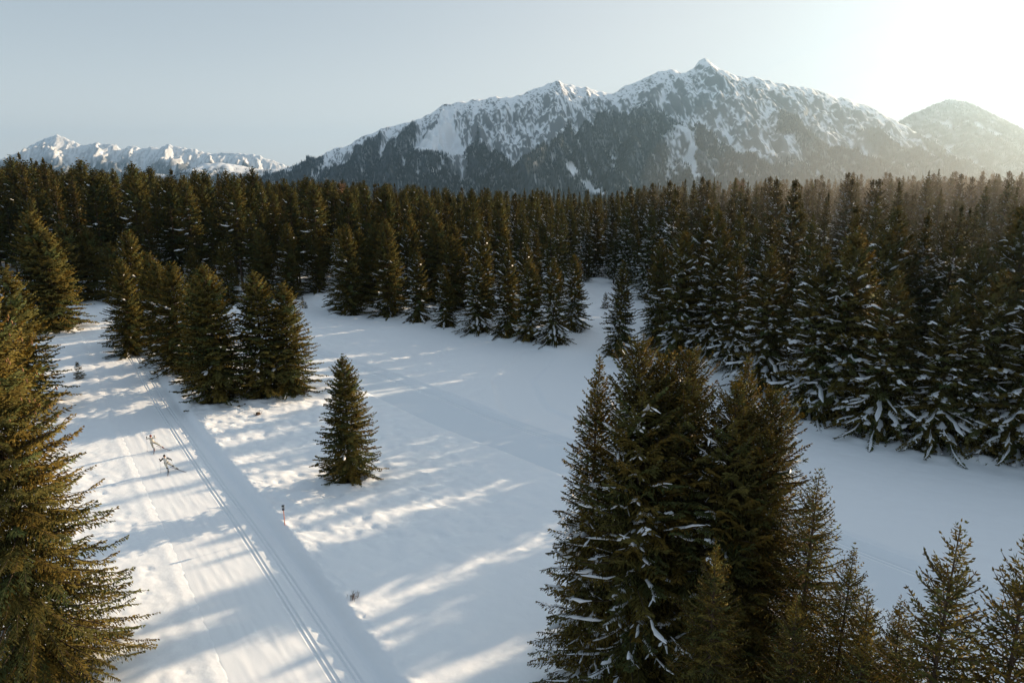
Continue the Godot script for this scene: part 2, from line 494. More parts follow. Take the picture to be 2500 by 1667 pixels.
	var right := [Vector3(2700, -60, 6200), Vector3(3130, 405, 6200), Vector3(3350, 545, 6200), Vector3(3450, 600, 6200), Vector3(3590, 670, 6200), Vector3(3720, 720, 6200), Vector3(3810, 730, 6200), Vector3(3900, 720, 6200), Vector3(4010, 675, 6200), Vector3(4130, 620, 6200), Vector3(4290, 555, 6200), Vector3(4450, 475, 6200), Vector3(4730, 365, 6200), Vector3(5470, 105, 6200), Vector3(6200, -60, 6200)]
	var rspurs := [[Vector3(3780, 720, 6200), Vector3(3650, 420, 5500), Vector3(3500, 150, 4800)], [Vector3(4290, 550, 6200), Vector3(4200, 300, 5500), Vector3(4100, 60, 4800)], [Vector3(3350, 540, 6200), Vector3(3250, 330, 5700), Vector3(3150, 60, 5000)]]
	massif("right_mountain", right, 6200.0, rspurs, 0.5, 0.55, steps([2700.0, [6200.0, 18.0]]), steps([4400.0, [6260.0, 30.0], [7400.0, 160.0]]), -60.0, 950.0, 70.0, [], 0.9, 14000)
	var far := [Vector3(-10500, 100, 11000), Vector3(-8830, 205, 11000), Vector3(-8390, 355, 11000), Vector3(-7980, 395, 11000), Vector3(-7890, 440, 11000), Vector3(-7830, 380, 11000), Vector3(-7730, 345, 11000), Vector3(-7480, 475, 11000), Vector3(-7350, 580, 11000), Vector3(-7230, 710, 11000), Vector3(-7030, 760, 11000), Vector3(-6920, 720, 11000), Vector3(-6770, 650, 11000), Vector3(-6640, 605, 11000), Vector3(-6510, 635, 11000), Vector3(-6460, 650, 11000), Vector3(-6390, 615, 11000), Vector3(-6230, 635, 11000), Vector3(-6140, 605, 11000), Vector3(-6070, 530, 11000), Vector3(-5950, 590, 11000), Vector3(-5870, 610, 11000), Vector3(-5760, 560, 11000), Vector3(-5550, 580, 11000), Vector3(-5470, 560, 11000), Vector3(-5350, 630, 11000), Vector3(-5240, 590, 11000), Vector3(-5080, 565, 11000), Vector3(-4940, 545, 11000), Vector3(-4760, 500, 11000), Vector3(-4620, 485, 11000), Vector3(-4520, 500, 11000), Vector3(-4260, 485, 11000), Vector3(-3970, 460, 11000), Vector3(-3710, 370, 11000), Vector3(-3480, 290, 11000), Vector3(-3010, 400, 11000), Vector3(-2840, 500, 11000), Vector3(-2550, 435, 11000), Vector3(-1500, 60, 11000)]
	var fspurs := [[Vector3(-7200, 710, 11000), Vector3(-6800, 480, 10500), Vector3(-6350, 250, 10000), Vector3(-5900, 120, 9500)], [Vector3(-7030, 740, 11000), Vector3(-7250, 400, 10300), Vector3(-7500, 150, 9700)], [Vector3(-6460, 640, 11000), Vector3(-6100, 440, 10500), Vector3(-5600, 200, 10000)], [Vector3(-5350, 620, 11000), Vector3(-5050, 420, 10500), Vector3(-4700, 190, 10000)], [Vector3(-4760, 490, 11000), Vector3(-4500, 330, 10600), Vector3(-4200, 160, 10200)], [Vector3(-4260, 470, 11000), Vector3(-4000, 320, 10600), Vector3(-3700, 150, 10200)], [Vector3(-5870, 600, 11000), Vector3(-5750, 380, 10500), Vector3(-5500, 150, 10000)]]
	massif("far_range", far, 11000.0, fspurs, 0.62, 0.6, steps([-10500.0, [-8600.0, 120.0], [-3300.0, 16.0], [-1500.0, 60.0]]), steps([9200.0, [10900.0, 45.0], [11060.0, 14.0], [12400.0, 200.0]]), -60.0, 160.0, 110.0, [], 0.42, 0)
	var hill := [Vector3(-4300, -60, 7000), Vector3(-3690, 130, 7000), Vector3(-3410, 115, 7000), Vector3(-3300, 140, 7000), Vector3(-3110, 205, 7000), Vector3(-2980, 225, 7000), Vector3(-2870, 225, 7000), Vector3(-2750, 215, 7000), Vector3(-2600, 180, 7000), Vector3(-2440, 160, 7000), Vector3(-2210, 175, 7000), Vector3(-1980, 120, 7000), Vector3(-1500, -60, 7000)]
	massif("wooded_hill", hill, 7000.0, [], 0.3, 0.5, steps([-4300.0, [-1500.0, 18.0]]), steps([6100.0, [7060.0, 30.0], [7600.0, 150.0]]), -60.0, 330.0, 50.0, [], 0.5, 9000)
	rng.seed = 9
	var spots := []
	while spots.size() < 15000:
		var d := sqrt(rng.randf_range(1300.0 * 1300.0, 3350.0 * 3350.0))
		var x := d * rng.randf_range(-0.3, 0.45)
		spots.append(Transform3D(Basis.from_scale(Vector3.ONE * rng.randf_range(0.6, 1.1)), Vector3(x, ground_h(x, d) - 2.0, -d)))
	forest_of_cones("valley_forest", spots, "dark forest on the valley floor below the mountains")
	var hut := thing("summit_station", Vector3(-512, 611, -5480), "tiny flat roofed lift station on the ridge above the ski slope", "building")
	var box := BoxMesh.new()
	box.size = Vector3(13, 5, 8)
	part("wall", box, M.hut, hut).position.y = 0.0
	var roof := PrismMesh.new()
	roof.size = Vector3(14, 3, 9)
	part("roof", roof, M.hut, hut).position.y = 4.0

# ---------------------------------------------------------------- trees
var sun_flat := Vector3(sin(deg_to_rad(SUN_AZ)), 0, -cos(deg_to_rad(SUN_AZ)))

class Spruce:
	var height := 16.0
	var radius := 3.0
	var bare := 0.06          # height of the lowest branches, as a share
	var whorl := 0.4          # metres between whorls
	var per_whorl := 6
	var twig := 0.14          # metres between twigs
	var blade := 0.22
	var width := 0.03
	var blades := 3
	var snow := 0.3           # share of branches that carry snow on the side away from the sun
	var shape := 0.85
	var sag := 0.3
	var cones := 0
	var open := 0.0           # thin, see-through crowns
	var tint := Color(0.112, 0.088, 0.025)
	var leader := 0.5
	var tops := 1             # several leading shoots make an untidy head
	var lump := 1.0
	var low := -10.0          # how far the lowest boughs hang, in degrees
	var rings := 5
	var hang := 1.0

func lump_along(v: PackedVector3Array, n: PackedVector3Array, idx: PackedInt32Array, pts: Array, wide: float, thick: float) -> void:
	var first := v.size()
	var last := pts.size() - 1
	for i in pts.size():
		var dir: Vector3 = (pts[mini(i + 1, last)] - pts[maxi(i - 1, 0)]).normalized()
		var side := dir.cross(Vector3.UP).normalized()
		var t := float(i) / last
		var f := pow(sin(PI * clampf(t * 0.92 + 0.04, 0.0, 1.0)), 0.55) * rng.randf_range(0.45, 1.35)
		for k in 6:
			var a := PI * (k / 5.0)
			var w := cos(a) * wide * f * rng.randf_range(0.6, 1.35)
			var y := sin(a) * thick * f
			v.append(pts[i] + side * w + Vector3.UP * (y - absf(w) * 0.25))
			n.append((side * cos(a) + Vector3.UP * (sin(a) + 0.15)).normalized())
	for i in last:
		for k in 6:
			var a := first + i * 6 + k
			var b := first + i * 6 + (k + 1) % 6
			idx.append_array([a, b, a + 6, b, b + 6, a + 6])

# Returns the meshes of one spruce: trunk, limbs, crown and, where it has some, snow and cones.
func grow(p: Spruce, seed_: int) -> Dictionary:
	rng.seed = seed_
	var cv := PackedVector3Array()
	var cc := PackedColorArray()
	var cn := PackedVector3Array()
	var lv := PackedVector3Array()
	var ln := PackedVector3Array()
	var li := PackedInt32Array()
	var sv := PackedVector3Array()
	var sn := PackedVector3Array()
	var si := PackedInt32Array()
	var kv := PackedVector3Array()
	var kn := PackedVector3Array()
	var ki := PackedInt32Array()
	var hb := p.height * p.bare
	var crooked := Vector3(rng.randf_range(-1, 1), 0, rng.randf_range(-1, 1)) * 0.012 * p.height
	# the trunk
	var tv := PackedVector3Array()
	var tn := PackedVector3Array()
	var ti := PackedInt32Array()
	var tp := []
	var tr := []
	for i in 9:
		var t := i / 8.0
		tp.append(Vector3(0, t * p.height - 0.5 * (1.0 - t), 0) + crooked * sin(t * PI))
		tr.append(lerpf(p.height * 0.0125, 0.012, pow(t, 0.9)) * (1.35 if i == 0 else 1.0))
	tube(tv, tn, ti, tp, tr, 7)
	var y := hb
	var patchy := 1.0
	var crown_dark := rng.randf_range(0.85, 1.12)
	while y < p.height - 0.12:
		var t := (y - hb) / (p.height - hb)
		var reach := p.radius * pow(1.0 - t, p.shape) * minf(1.0, 0.66 + t * 2.6)
		var count := p.per_whorl if t < 0.9 else maxi(4, p.per_whorl - 2)
		var turn := rng.randf() * TAU
		patchy = lerpf(patchy, rng.randf_range(0.15, 1.7), 0.6)
		for b in count:
			if rng.randf() < p.open * 0.5:
				continue
			var az := turn + TAU * (b + rng.randf_range(-0.35, 0.35)) / count
			var out := Vector3(cos(az), 0, sin(az))
			var side := Vector3(-sin(az), 0, cos(az))
			var len_ := maxf(0.16, reach * rng.randf_range(0.68, 1.14))
			var rise := tan(deg_to_rad(lerpf(p.low, 52.0, pow(t, 1.7 if p.low > -15.0 else 1.0)) + rng.randf_range(-7, 7)))
			var sag := p.sag * lerpf(1.0, 0.25, t) * rng.randf_range(0.7, 1.3)
			var root := Vector3(0, y + rng.randf_range(-0.5, 0.5) * p.whorl, 0) + crooked * sin(y / p.height * PI)
			var bend := rng.randf_range(-0.22, 0.22)
			var up_tip := 0.16 + 0.1 * rng.randf()
			var line := []
			for k in 6:
				var s := k / 5.0
				line.append(root + out * (len_ * s) + Vector3.UP * (len_ * s * (rise - sag * s + up_tip * s * s * 1.2)) + side * (bend * len_ * s * s) + Vector3.UP * (0.05 * len_ * sin(s * 7.0 + az * 3.0) * s))
			if len_ > 0.5:
				tube(lv, ln, li, [line[0], line[2], line[4], line[5]], [0.012 + len_ * 0.009, 0.008 + len_ * 0.006, 0.012, 0.006], 3)
			var tone := crown_dark * rng.randf_range(0.75, 1.25)
			var warm := rng.randf_range(-0.14, 0.14) - (0.24 if rng.randf() < 0.3 else 0.0)
			var base := Color(p.tint.r * tone * (1.0 + warm), p.tint.g * tone, p.tint.b * tone * (1.0 - warm))
			# twigs left and right, hanging where the branch is old
			var q := 0.13 * len_
			while q < len_:
				var s := q / len_
				var f := s * 5.0
				var k := mini(int(f), 4)
				var at: Vector3 = line[k].lerp(line[k + 1], f - k)
				var ahead: Vector3 = (line[k + 1] - line[k]).normalized()
				var long := (0.10 + minf(0.85, 0.40 * len_) * pow(1.0 - s, 0.75)) * rng.randf_range(0.6, 1.2)
				for w in [-1.0, 0.0, 1.0]:
					if w == 0.0 and s < 0.25:
						continue
					if rng.randf() < p.open:
						continue
					var hang := p.hang * rng.randf_range(0.05, 0.95) * lerpf(1.0, 0.1, pow(t, 1.3))
					var dir: Vector3 = (ahead * rng.randf_range(0.55, 1.0) + side * (w * rng.randf_range(0.7, 1.1)) + Vector3.DOWN * hang + Vector3.UP * (0.35 if w == 0.0 else 0.0)).normalized()
					var from := at
					var n := maxi(1, int(round(minf(float(p.blades), long / p.blade))))
					var bl := maxf(p.blade * 0.7, long / n * 1.12)
					if w == 0.0:
						n = 1
						bl = minf(long, p.blade)
					var c := base * rng.randf_range(0.72, 1.3)
					c.a = 1.0
					for e in n:
						var tip := from + dir * bl
						var across := dir.cross(Vector3(rng.randf_range(-1, 1), rng.randf_range(-1, 1), rng.randf_range(-1, 1))).normalized() * p.width * rng.randf_range(0.75, 1.3)
						var mid := from.lerp(tip, 0.4)
						var face := across.cross(dir).normalized()
						var outward := Vector3(from.x, 0.35 * len_, from.z).normalized()
						if face.dot(outward) < 0.0:
							face = -face
							across = -across
						cv.append_array([from, tip, mid + across, from, mid - across, tip])
						face = (face * 0.42 + outward * 0.9).normalized()
						cn.append_array([face, face, face, face, face, face])
						cc.append_array([c, c, c, c, c, c])
						from = from + dir * (bl * 0.82)
						dir = (dir + Vector3(rng.randf_range(-0.35, 0.35), -0.22, rng.randf_range(-0.35, 0.35))).normalized()
				q += p.twig * rng.randf_range(0.7, 1.3)
			# snow lies where the sun does not reach
			var shade := -out.dot(sun_flat)
			if p.snow > 0.0 and len_ > 0.45 and shade > -0.15 and rng.randf() < p.snow * maxf(0.0, 1.25 - t * 1.1) * (0.55 + 0.6 * shade) * patchy:
				var pieces := 1 if len_ < 1.3 or rng.randf() < 0.55 else 2
				for z in pieces:
					var s0 := rng.randf_range(0.18, 0.5) if z == 0 else rng.randf_range(0.55, 0.68)
					var s1 := minf(0.98, s0 + pow(rng.randf(), 1.4) * 0.62 / pieces + 0.12)
					var pts := []
					for k in p.rings:
						var s := lerpf(s0, s1, k / (p.rings - 1.0))
						var f := s * 5.0
						var k2 := mini(int(f), 4)
						pts.append(line[k2].lerp(line[k2 + 1], f - k2) + Vector3(rng.randf_range(-0.07, 0.07), rng.randf_range(0.0, 0.05), rng.randf_range(-0.07, 0.07)))
					var wide := lerpf(0.06, 0.24, pow(rng.randf(), 1.5)) * minf(1.0, len_ * 0.5) * p.lump + 0.015
					lump_along(sv, sn, si, pts, wide, wide * rng.randf_range(0.5, 0.8))
					for q2 in rng.randi_range(0, 3):
						if len_ < 1.0:
							continue
						var w: float = [-1.0, 1.0][rng.randi() % 2]
						var f := rng.randf_range(s0, s1) * 5.0
						var k2 := mini(int(f), 4)
						var at: Vector3 = line[k2].lerp(line[k2 + 1], f - k2) + Vector3.UP * 0.02 + side * (w * rng.randf_range(0.0, 0.2))
						var go: Vector3 = (out * 0.7 + side * w * 0.8 + Vector3.DOWN * rng.randf_range(0.2, 0.7)).normalized() * rng.randf_range(0.12, 0.5)
						lump_along(sv, sn, si, [at, at + go * 0.5, at + go], wide * rng.randf_range(0.4, 0.8), wide * 0.4)
			if p.cones > 0 and t > 0.62 and rng.randf() < 0.45 and kv.size() < p.cones * 20:
				var tip: Vector3 = line[4].lerp(line[5], rng.randf())
				tube(kv, kn, ki, [tip, tip + Vector3(0, -0.05, 0), tip + Vector3(0.01, -0.12, 0), tip + Vector3(0.015, -0.17, 0)], [0.012, 0.036, 0.033, 0.008], 5)
		y += p.whorl * lerpf(1.0, 0.62, t) * rng.randf_range(0.8, 1.2)
	# leading shoot
	for z in p.tops:
		var from := Vector3(0, p.height - p.leader - 0.2, 0)
		var top := Vector3(rng.randf_range(-0.2, 0.2) * z, p.height + p.leader * (0.4 - 0.3 * z), rng.randf_range(-0.2, 0.2) * z)
		for k in 10:
			var at := from.lerp(top, k / 10.0)
			var dir := (top - from).normalized() + Vector3(rng.randf_range(-0.5, 0.5), 0.1, rng.randf_range(-0.5, 0.5))
			var tip := at + dir.normalized() * p.blade * 0.9
			var across := dir.cross(Vector3(rng.randf_range(-1, 1), 0.1, rng.randf_range(-1, 1))).normalized() * p.width
			var face := across.cross(dir).normalized()
			cv.append_array([at, tip, at.lerp(tip, 0.4) + across, at, at.lerp(tip, 0.4) - across, tip])
			for w in 6:
				cc.append(p.tint)
				cn.append(face)
	var d := {"trunk": arrays_mesh(tv, tn, null, ti), "limbs": arrays_mesh(lv, ln, null, li), "crown": arrays_mesh(cv, cn, cc)}
	if sv.size():
		d.snow = arrays_mesh(sv, sn, null, si)
	if kv.size():
		d.cones = arrays_mesh(kv, kn, null, ki)
	return d

func tree_at(called: String, kind: Dictionary, x: float, d: float, scale_: Vector3, turn: float, label: String, group := "", category := "spruce tree") -> Node3D:
	var o := thing(called, Vector3(x, ground_h(x, d), -d), label, category, group)
	o.rotation = Vector3(rng.randf_range(-0.025, 0.025), turn, rng.randf_range(-0.025, 0.025))
	o.position.y -= 0.02 * kind.height * scale_.y
	o.scale = scale_
	part("trunk", kind.trunk, M.bark, o)
	part("limbs", kind.limbs, M.bark, o)
	part("crown", kind.crown, M.needles, o)
	if kind.has("snow"):
		part("branch_snow", kind.snow, M.branch_snow, o).set_meta("kind", "stuff")
	if kind.has("cones"):
		part("cones", kind.cones, M.cone, o).set_meta("kind", "stuff")
	return o

func spruce(props: Dictionary, seed_: int) -> Dictionary:
	var p := Spruce.new()
	for k in props:
		p.set(k, props[k])
	var d := grow(p, seed_)
	d.height = p.height
	d.snowy = p.snow
	return d

# A leafless larch: trunk and a haze of fine brown twigs.
func larch(height: float, radius: float, seed_: int) -> Dictionary:
	rng.seed = seed_
	var v := PackedVector3Array()
	var n := PackedVector3Array()
	var i := PackedInt32Array()
	tube(v, n, i, [Vector3(0, -0.5, 0), Vector3(0.1, height * 0.5, 0), Vector3(0, height, 0)], [height * 0.011, height * 0.008, 0.02], 6)
	var tv := PackedVector3Array()
	var tn := PackedVector3Array()
	var ti := PackedInt32Array()
	for b in 130:
		var t := pow(rng.randf(), 0.8)
		var at := Vector3(0, lerpf(height * 0.25, height * 0.98, t), 0)
		var a := rng.randf() * TAU
		var l := radius * (1.05 - t * 0.8) * rng.randf_range(0.6, 1.1)
		var out := Vector3(cos(a), rng.randf_range(0.1, 0.6), sin(a))
		tube(tv, tn, ti, [at, at + out * l * 0.6, at + out * l], [0.04, 0.03, 0.01], 3)
		for w in 9:
			var s := rng.randf_range(0.25, 1.0)
			var p := at + out * (l * s)
			var q := Vector3(rng.randf_range(-1, 1), rng.randf_range(-0.5, 0.9), rng.randf_range(-1, 1)) * rng.randf_range(0.4, 0.9)
			tube(tv, tn, ti, [p, p + q], [0.025, 0.008], 3)
	return {"trunk": arrays_mesh(v, n, null, i), "twigs": arrays_mesh(tv, tn, null, ti)}

func join(kind: Dictionary) -> ArrayMesh:
	var m := ArrayMesh.new()
	var mats := []
	for k in ["trunk", "limbs", "crown", "snow"]:
		if kind.has(k):
			m.add_surface_from_arrays(Mesh.PRIMITIVE_TRIANGLES, kind[k].surface_get_arrays(0))
			m.surface_set_material(m.get_surface_count() - 1, M[{"trunk": "bark", "limbs": "bark", "crown": "needles", "snow": "branch_snow"}[k]])
	return m

func build_trees() -> void:
	var near_a := spruce({"height": 20.0, "radius": 5.1, "whorl": 0.27, "per_whorl": 8, "twig": 0.10, "blade": 0.18, "width": 0.036, "blades": 5, "hang": 1.7, "low": -14.0, "tint": Color(0.128, 0.100, 0.028), "snow": 0.03, "shape": 0.66, "sag": 0.34, "cones": 170, "bare": 0.03}, 11)
	var near_b := spruce({"height": 18.0, "radius": 4.6, "whorl": 0.33, "per_whorl": 8, "twig": 0.09, "blade": 0.17, "width": 0.034, "blades": 4, "snow": 0.6, "shape": 0.6, "lump": 0.6, "bare": 0.03}, 12)
	var near_c := spruce({"height": 17.5, "radius": 3.3, "whorl": 0.34, "per_whorl": 7, "twig": 0.09, "blade": 0.17, "width": 0.034, "blades": 4, "snow": 1.3, "shape": 0.8, "lump": 0.6, "bare": 0.03}, 13)
	var near_d := spruce({"height": 14.0, "radius": 3.4, "whorl": 0.34, "per_whorl": 7, "twig": 0.10, "blade": 0.15, "width": 0.026, "blades": 3, "snow": 0.06, "shape": 0.8, "lump": 0.7, "open": 0.04, "leader": 1.0, "sag": 0.2, "tint": Color(0.116, 0.094, 0.027)}, 14)
	var heroes := [
		["spruce_tree", near_a, -23.8, 30.0, 1.07, 0.3, "huge golden lit spruce filling the left foreground beside the ski trail"],
		["spruce_tree", near_c, 3.9, 29.0, 1.0, 0.0, "slim snow flecked spruce at the left end of the foreground clump"],
		["spruce_tree", near_b, 5.6, 27.4, 1.02, 0.1, "tall dense spruce with forked head, second from left in the foreground clump"],
		["spruce_tree", near_b, 8.0, 28.2, 0.99, -2.4, "broad golden topped spruce in the middle of the foreground clump"],
		["spruce_tree", near_c, 10.2, 29.4, 1.0, 2.2, "golden spruce at the right shoulder of the foreground clump"],
		["spruce_tree", near_b, 10.7, 27.2, 0.91, 2.9, "lower sunlit spruce sloping off the right side of the foreground clump"],
		["spruce_tree", near_b, 6.9, 29.2, 0.97, 1.0, "spruce squeezed between the forked one and the golden ones in the clump"],
		["spruce_tree", near_b, 9.3, 27.2, 0.93, -1.3, "dark spruce at the front right of the foreground clump"],
		["young_spruce", near_d, 7.3, 22.3, 0.86, 0.8, "young yellowish spruce catching sun in front of the dark clump"],
		["young_spruce", near_d, 11.7, 24.0, 1.0, 1.9, "slender dark spruce with bare leader right of the foreground clump"],
		["young_spruce", near_d, 12.2, 22.0, 0.85, 3.7, "thin spruce with see through top, second right of the clump"],
		["young_spruce", near_d, 12.3, 20.8, 0.79, 5.1, "young spruce at bottom right, left of a pair of short tops"],
		["young_spruce", near_d, 13.1, 20.2, 0.80, 0.2, "young spruce at bottom right, right of a pair of short tops"],
		["young_spruce", near_d, 12.6, 17.0, 1.1, 2.7, "open crowned young spruce with pointed leader near the bottom right corner"],
		["young_spruce", near_d, 14.4, 17.0, 1.1, 4.4, "young spruce cut off by the right edge at the bottom"],
		["young_spruce", near_d, 9.8, 20.5, 0.78, 1.2, "low young spruce under the sunlit side of the foreground clump"],
		["young_spruce", near_d, 11.2, 18.8, 0.8, 3.1, "low young spruce filling the gap at the bottom right"],
	]
	for h in heroes:
		tree_at(h[0], h[1], h[2], h[3], Vector3.ONE * h[4], h[5], h[6], "foreground spruces")
	# middle distance: five kinds with more and more snow
	var kinds := []
	var look := [[16.0, 4.3, 0.05, 0.66, 0.0], [16.0, 4.3, 0.25, 0.64, 0.0], [15.0, 4.1, 0.8, 0.68, 0.0], [16.0, 4.5, 1.05, 0.76, 0.03], [15.0, 3.6, 0.7, 0.72, 0.0], [17.0, 4.6, 1.2, 0.9, 0.05], [15.5, 3.3, 0.35, 0.6, 0.02]]
	for k in 7:
		kinds.append(spruce({"height": look[k][0], "radius": look[k][1], "whorl": 0.44, "per_whorl": 8, "twig": 0.15, "blade": 0.28, "width": 0.078, "blades": 3, "snow": look[k][2], "shape": look[k][3], "open": look[k][4], "lump": 1.2, "bare": 0.03, "low": -10.0 if k < 2 else -34.0, "sag": 0.3 if k < 2 else 0.4, "tops": 1 + k % 2, "tint": Color(0.100, 0.083, 0.024)}, 21 + k))
	var taken := []
	for m in mids:
		var kind: Dictionary = kinds[m[3]]
		var s: float = m[1] / kind.height
		tree_at("spruce_tree", kind, m[0], m[2], Vector3(s * m[4], s, s * m[4]), rng.randf_range(-0.45, 0.45), m[5], "spruces around the meadow")
		taken.append(Vector2(m[0], m[2]))
	var sapling := spruce({"height": 2.2, "radius": 0.95, "whorl": 0.22, "per_whorl": 5, "twig": 0.08, "blade": 0.14, "width": 0.03, "blades": 2, "snow": 0.0, "shape": 0.9, "sag": 0.1}, 41)
	tree_at("spruce_sapling", sapling, -56.9, 86.4, Vector3.ONE * 1.05, 0.0, "tiny dark spruce sapling standing left of the trail", "", "sapling")
	tree_at("spruce_sapling", sapling, 18.2, 131.0, Vector3.ONE * 1.4, 1.0, "small spruce sapling inside the snowy gap in the forest", "", "sapling")
	tree_at("spruce_sapling", sapling, -44.0, 141.5, Vector3.ONE * 0.8, 2.0, "tiny sapling at the meadow's far left corner", "", "sapling")
	tree_at("spruce_sapling", sapling, -42.3, 138.0, Vector3.ONE * 0.6, 2.0, "smaller sapling poking from snow at the meadow's far left corner", "", "sapling")
	# the forest
	var far_kinds := []
	var farlook := [[22.0, 4.3, 0.08, 0.55, 0.22], [23.0, 4.4, 0.35, 0.6, 0.18], [21.0, 4.2, 1.05, 0.7, 0.06], [24.0, 4.8, 1.25, 0.8, 0.06], [22.0, 3.8, 0.2, 0.5, 0.32], [20.0, 3.6, 0.1, 0.75, 0.15], [24.0, 4.4, 0.45, 0.9, 0.1], [22.0, 4.0, 1.15, 0.95, 0.08]]
	for k in 8:
		far_kinds.append(spruce({"height": farlook[k][0], "radius": farlook[k][1], "whorl": 0.65, "per_whorl": 7, "twig": 0.3, "blade": 0.45, "width": 0.13, "blades": 2, "snow": farlook[k][2], "shape": farlook[k][3], "bare": farlook[k][4], "lump": 1.3, "rings": 4, "tops": 1 + k % 3, "open": 0.0 if k < 5 else 0.12, "tint": Color(0.078, 0.070, 0.022) * (0.82 + 0.09 * (k * 3 % 5)) + Color(0.006 * (k % 3 - 1), 0, 0)}, 31 + k))
	rng.seed = 77
	var cells := []
	var d := -60.0
	while d < 345.0:
		var step := 5.8 if d < 190.0 else 7.0
		var x := -330.0
		while x < 330.0:
			var px := x + rng.randf_range(-0.45, 0.45) * step
			var pd := d + rng.randf_range(-0.45, 0.45) * step
			var b := pd - lerp_table(edge_line, px)
			var frame := absf(px) < 0.80 * (pd + 6.0) + 14.0 and pd > 20.0
			var shade := px > 20.0 and pd > -50.0 and px < 230.0 and pd < 250.0
			x += step
			if b < 2.0 or not (frame or shade) or rng.randf() < 0.14 + 0.5 * ss(0.25, 0.6, n_soft.get_noise_2d(px * 1.9, pd * 1.9 + 300.0)):
				continue
			# a narrow ride through the forest on the left
			if absf(px + 92.0 + (pd - 160.0) * 0.52) < 2.6 and pd < 300.0:
				continue
			if Geometry2D.is_point_in_polygon(Vector2(px, pd), PackedVector2Array([Vector2(12.5, 98), Vector2(22, 98), Vector2(30, 160), Vector2(20.5, 160)])):
				continue
			var ok := true
			for t in taken:
				if t.distance_squared_to(Vector2(px, pd)) < 19.0:
					ok = false
			if ok:
				cells.append([px, pd, b, frame])
		d += step
	cells.sort_custom(func(a, b): return a[1] + (0 if a[3] else 1000) < b[1] + (0 if b[3] else 1000))
	var far_spots := [[], [], [], [], [], [], [], []]
	var singles := 0
	var far_by_area := {}
	for c in cells:
		var x: float = c[0]
		var dd: float = c[1]
		var b: float = c[2]
		var stand := n_soft.get_noise_2d(x * 1.3 + 700.0, dd * 1.3)
		var tall := lerpf(14.5, 21.5, ss(4.0, 50.0, b)) * rng.randf_range(0.70, 1.16) * (1.0 + 0.22 * stand)
		if x > 0.75 * (dd + 6.0) and dd < 75.0:
			tall = maxf(tall * 1.1, 22.0)
		elif x > 24.0 and dd < 128.0 and b > 7.0 and b < 45.0:
			tall = maxf(tall, 17.0 + 5.0 * rng.randf())
		var reach := lerp_table(PackedVector2Array([Vector2(-0.7, 31.0), Vector2(-0.5, 28.5), Vector2(-0.3, 26.0), Vector2(-0.08, 22.5), Vector2(0.0, 22.0), Vector2(0.14, 21.5), Vector2(0.22, 25.0), Vector2(0.5, 27.0), Vector2(0.75, 28.0)]), x / dd)
		if dd > 150.0:
			tall = (reach - ground_h(x, dd)) * (rng.randf_range(0.62, 1.04) if rng.randf() < 0.5 else rng.randf_range(0.86, 1.03)) * (1.0 + 0.07 * stand)
		elif c[3]:
			tall = minf(tall, 26.0 - ground_h(x, dd))
		var snowy := ss(-60.0, 60.0, x) * 0.9 + rng.randf_range(-0.35, 0.3)
		var single: bool = c[3] and singles < 232
		var y := ground_h(x, dd)
		if single:
			singles += 1
			var use_mid: bool = dd < 150.0 and b < 22.0
			var k: int
			if use_mid:
				k = [3, 5][rng.randi() % 2] if snowy > 0.7 else [2, 4][rng.randi() % 2] if snowy > 0.4 else [1, 6][rng.randi() % 2] if snowy > 0.15 else 0
			else:
				k = [3, 7, 2][rng.randi() % 3] if snowy > 0.65 else [2, 6][rng.randi() % 2] if snowy > 0.45 else [1, 6][rng.randi() % 2] if snowy > 0.2 else [0, 4, 5][rng.randi() % 3]
			var kind: Dictionary = kinds[k] if use_mid else far_kinds[k]
			var s: float = tall / kind.height
			var w := s * rng.randf_range(0.9, 1.2)
			var v := x / dd
			var where := "left of the trail's far bend" if v < -0.62 else "beyond the trail's far bend" if v < -0.5 else "behind the trailside group" if v < -0.3 else "behind the meadow's left corner" if v < -0.18 else "behind the meadow's far middle" if v < -0.02 else "left of the snowy gap" if v < 0.13 else "right of the snowy gap" if v < 0.28 else "above the foreground clump" if v < 0.42 else "right of the foreground clump" if v < 0.6 else "by the right picture edge"
			var row := "in the front rows" if b < 12.0 else "few rows in" if b < 28.0 else "deep in forest" if b < 60.0 else "far back"
			var how := "bare boughed" if kind.get("snowy", 0.0) < 0.12 else "snow flecked" if kind.get("snowy", 0.0) < 0.5 else "snow laden"
			var size := "towering" if tall > 22.0 else "tall" if tall > 18.5 else "middling" if tall > 15.0 else "short"
			var girth := "slim" if w / s < 1.0 else "broad"
			tree_at("forest_spruce", kind, x, dd, Vector3(w, s, w), rng.randf_range(-0.5, 0.5), "%s %s %s spruce %s, %s" % [size, girth, how, row, where], "forest spruces " + where)
		else:
			var k: int = [3, 7, 2][rng.randi() % 3] if snowy > 0.65 else [2, 6][rng.randi() % 2] if snowy > 0.45 else [1, 6][rng.randi() % 2] if snowy > 0.2 else [0, 4, 5][rng.randi() % 3]
			var s: float = tall / far_kinds[k].height
			var w := s * rng.randf_range(0.82, 1.2)
			far_spots[k].append(Transform3D(Basis.from_euler(Vector3(0, rng.randf_range(-0.5, 0.5), 0)) * Basis.from_scale(Vector3(w, s, w)), Vector3(x, y, -dd)))
	var far_forest := thing("spruce_forest", Vector3.ZERO, "dense dark spruce forest reaching back towards the mountains", "forest")
	far_forest.set_meta("kind", "stuff")
	for k in 8:
		var mm := MultiMesh.new()
		mm.transform_format = MultiMesh.TRANSFORM_3D
		mm.mesh = join(far_kinds[k])
		mm.instance_count = far_spots[k].size()
		for i in far_spots[k].size():
			mm.set_instance_transform(i, far_spots[k][i])
		var o := MultiMeshInstance3D.new()
		o.name = "spruces"
		o.multimesh = mm
		far_forest.add_child(o, true)
		o.set_meta("kind", "stuff")
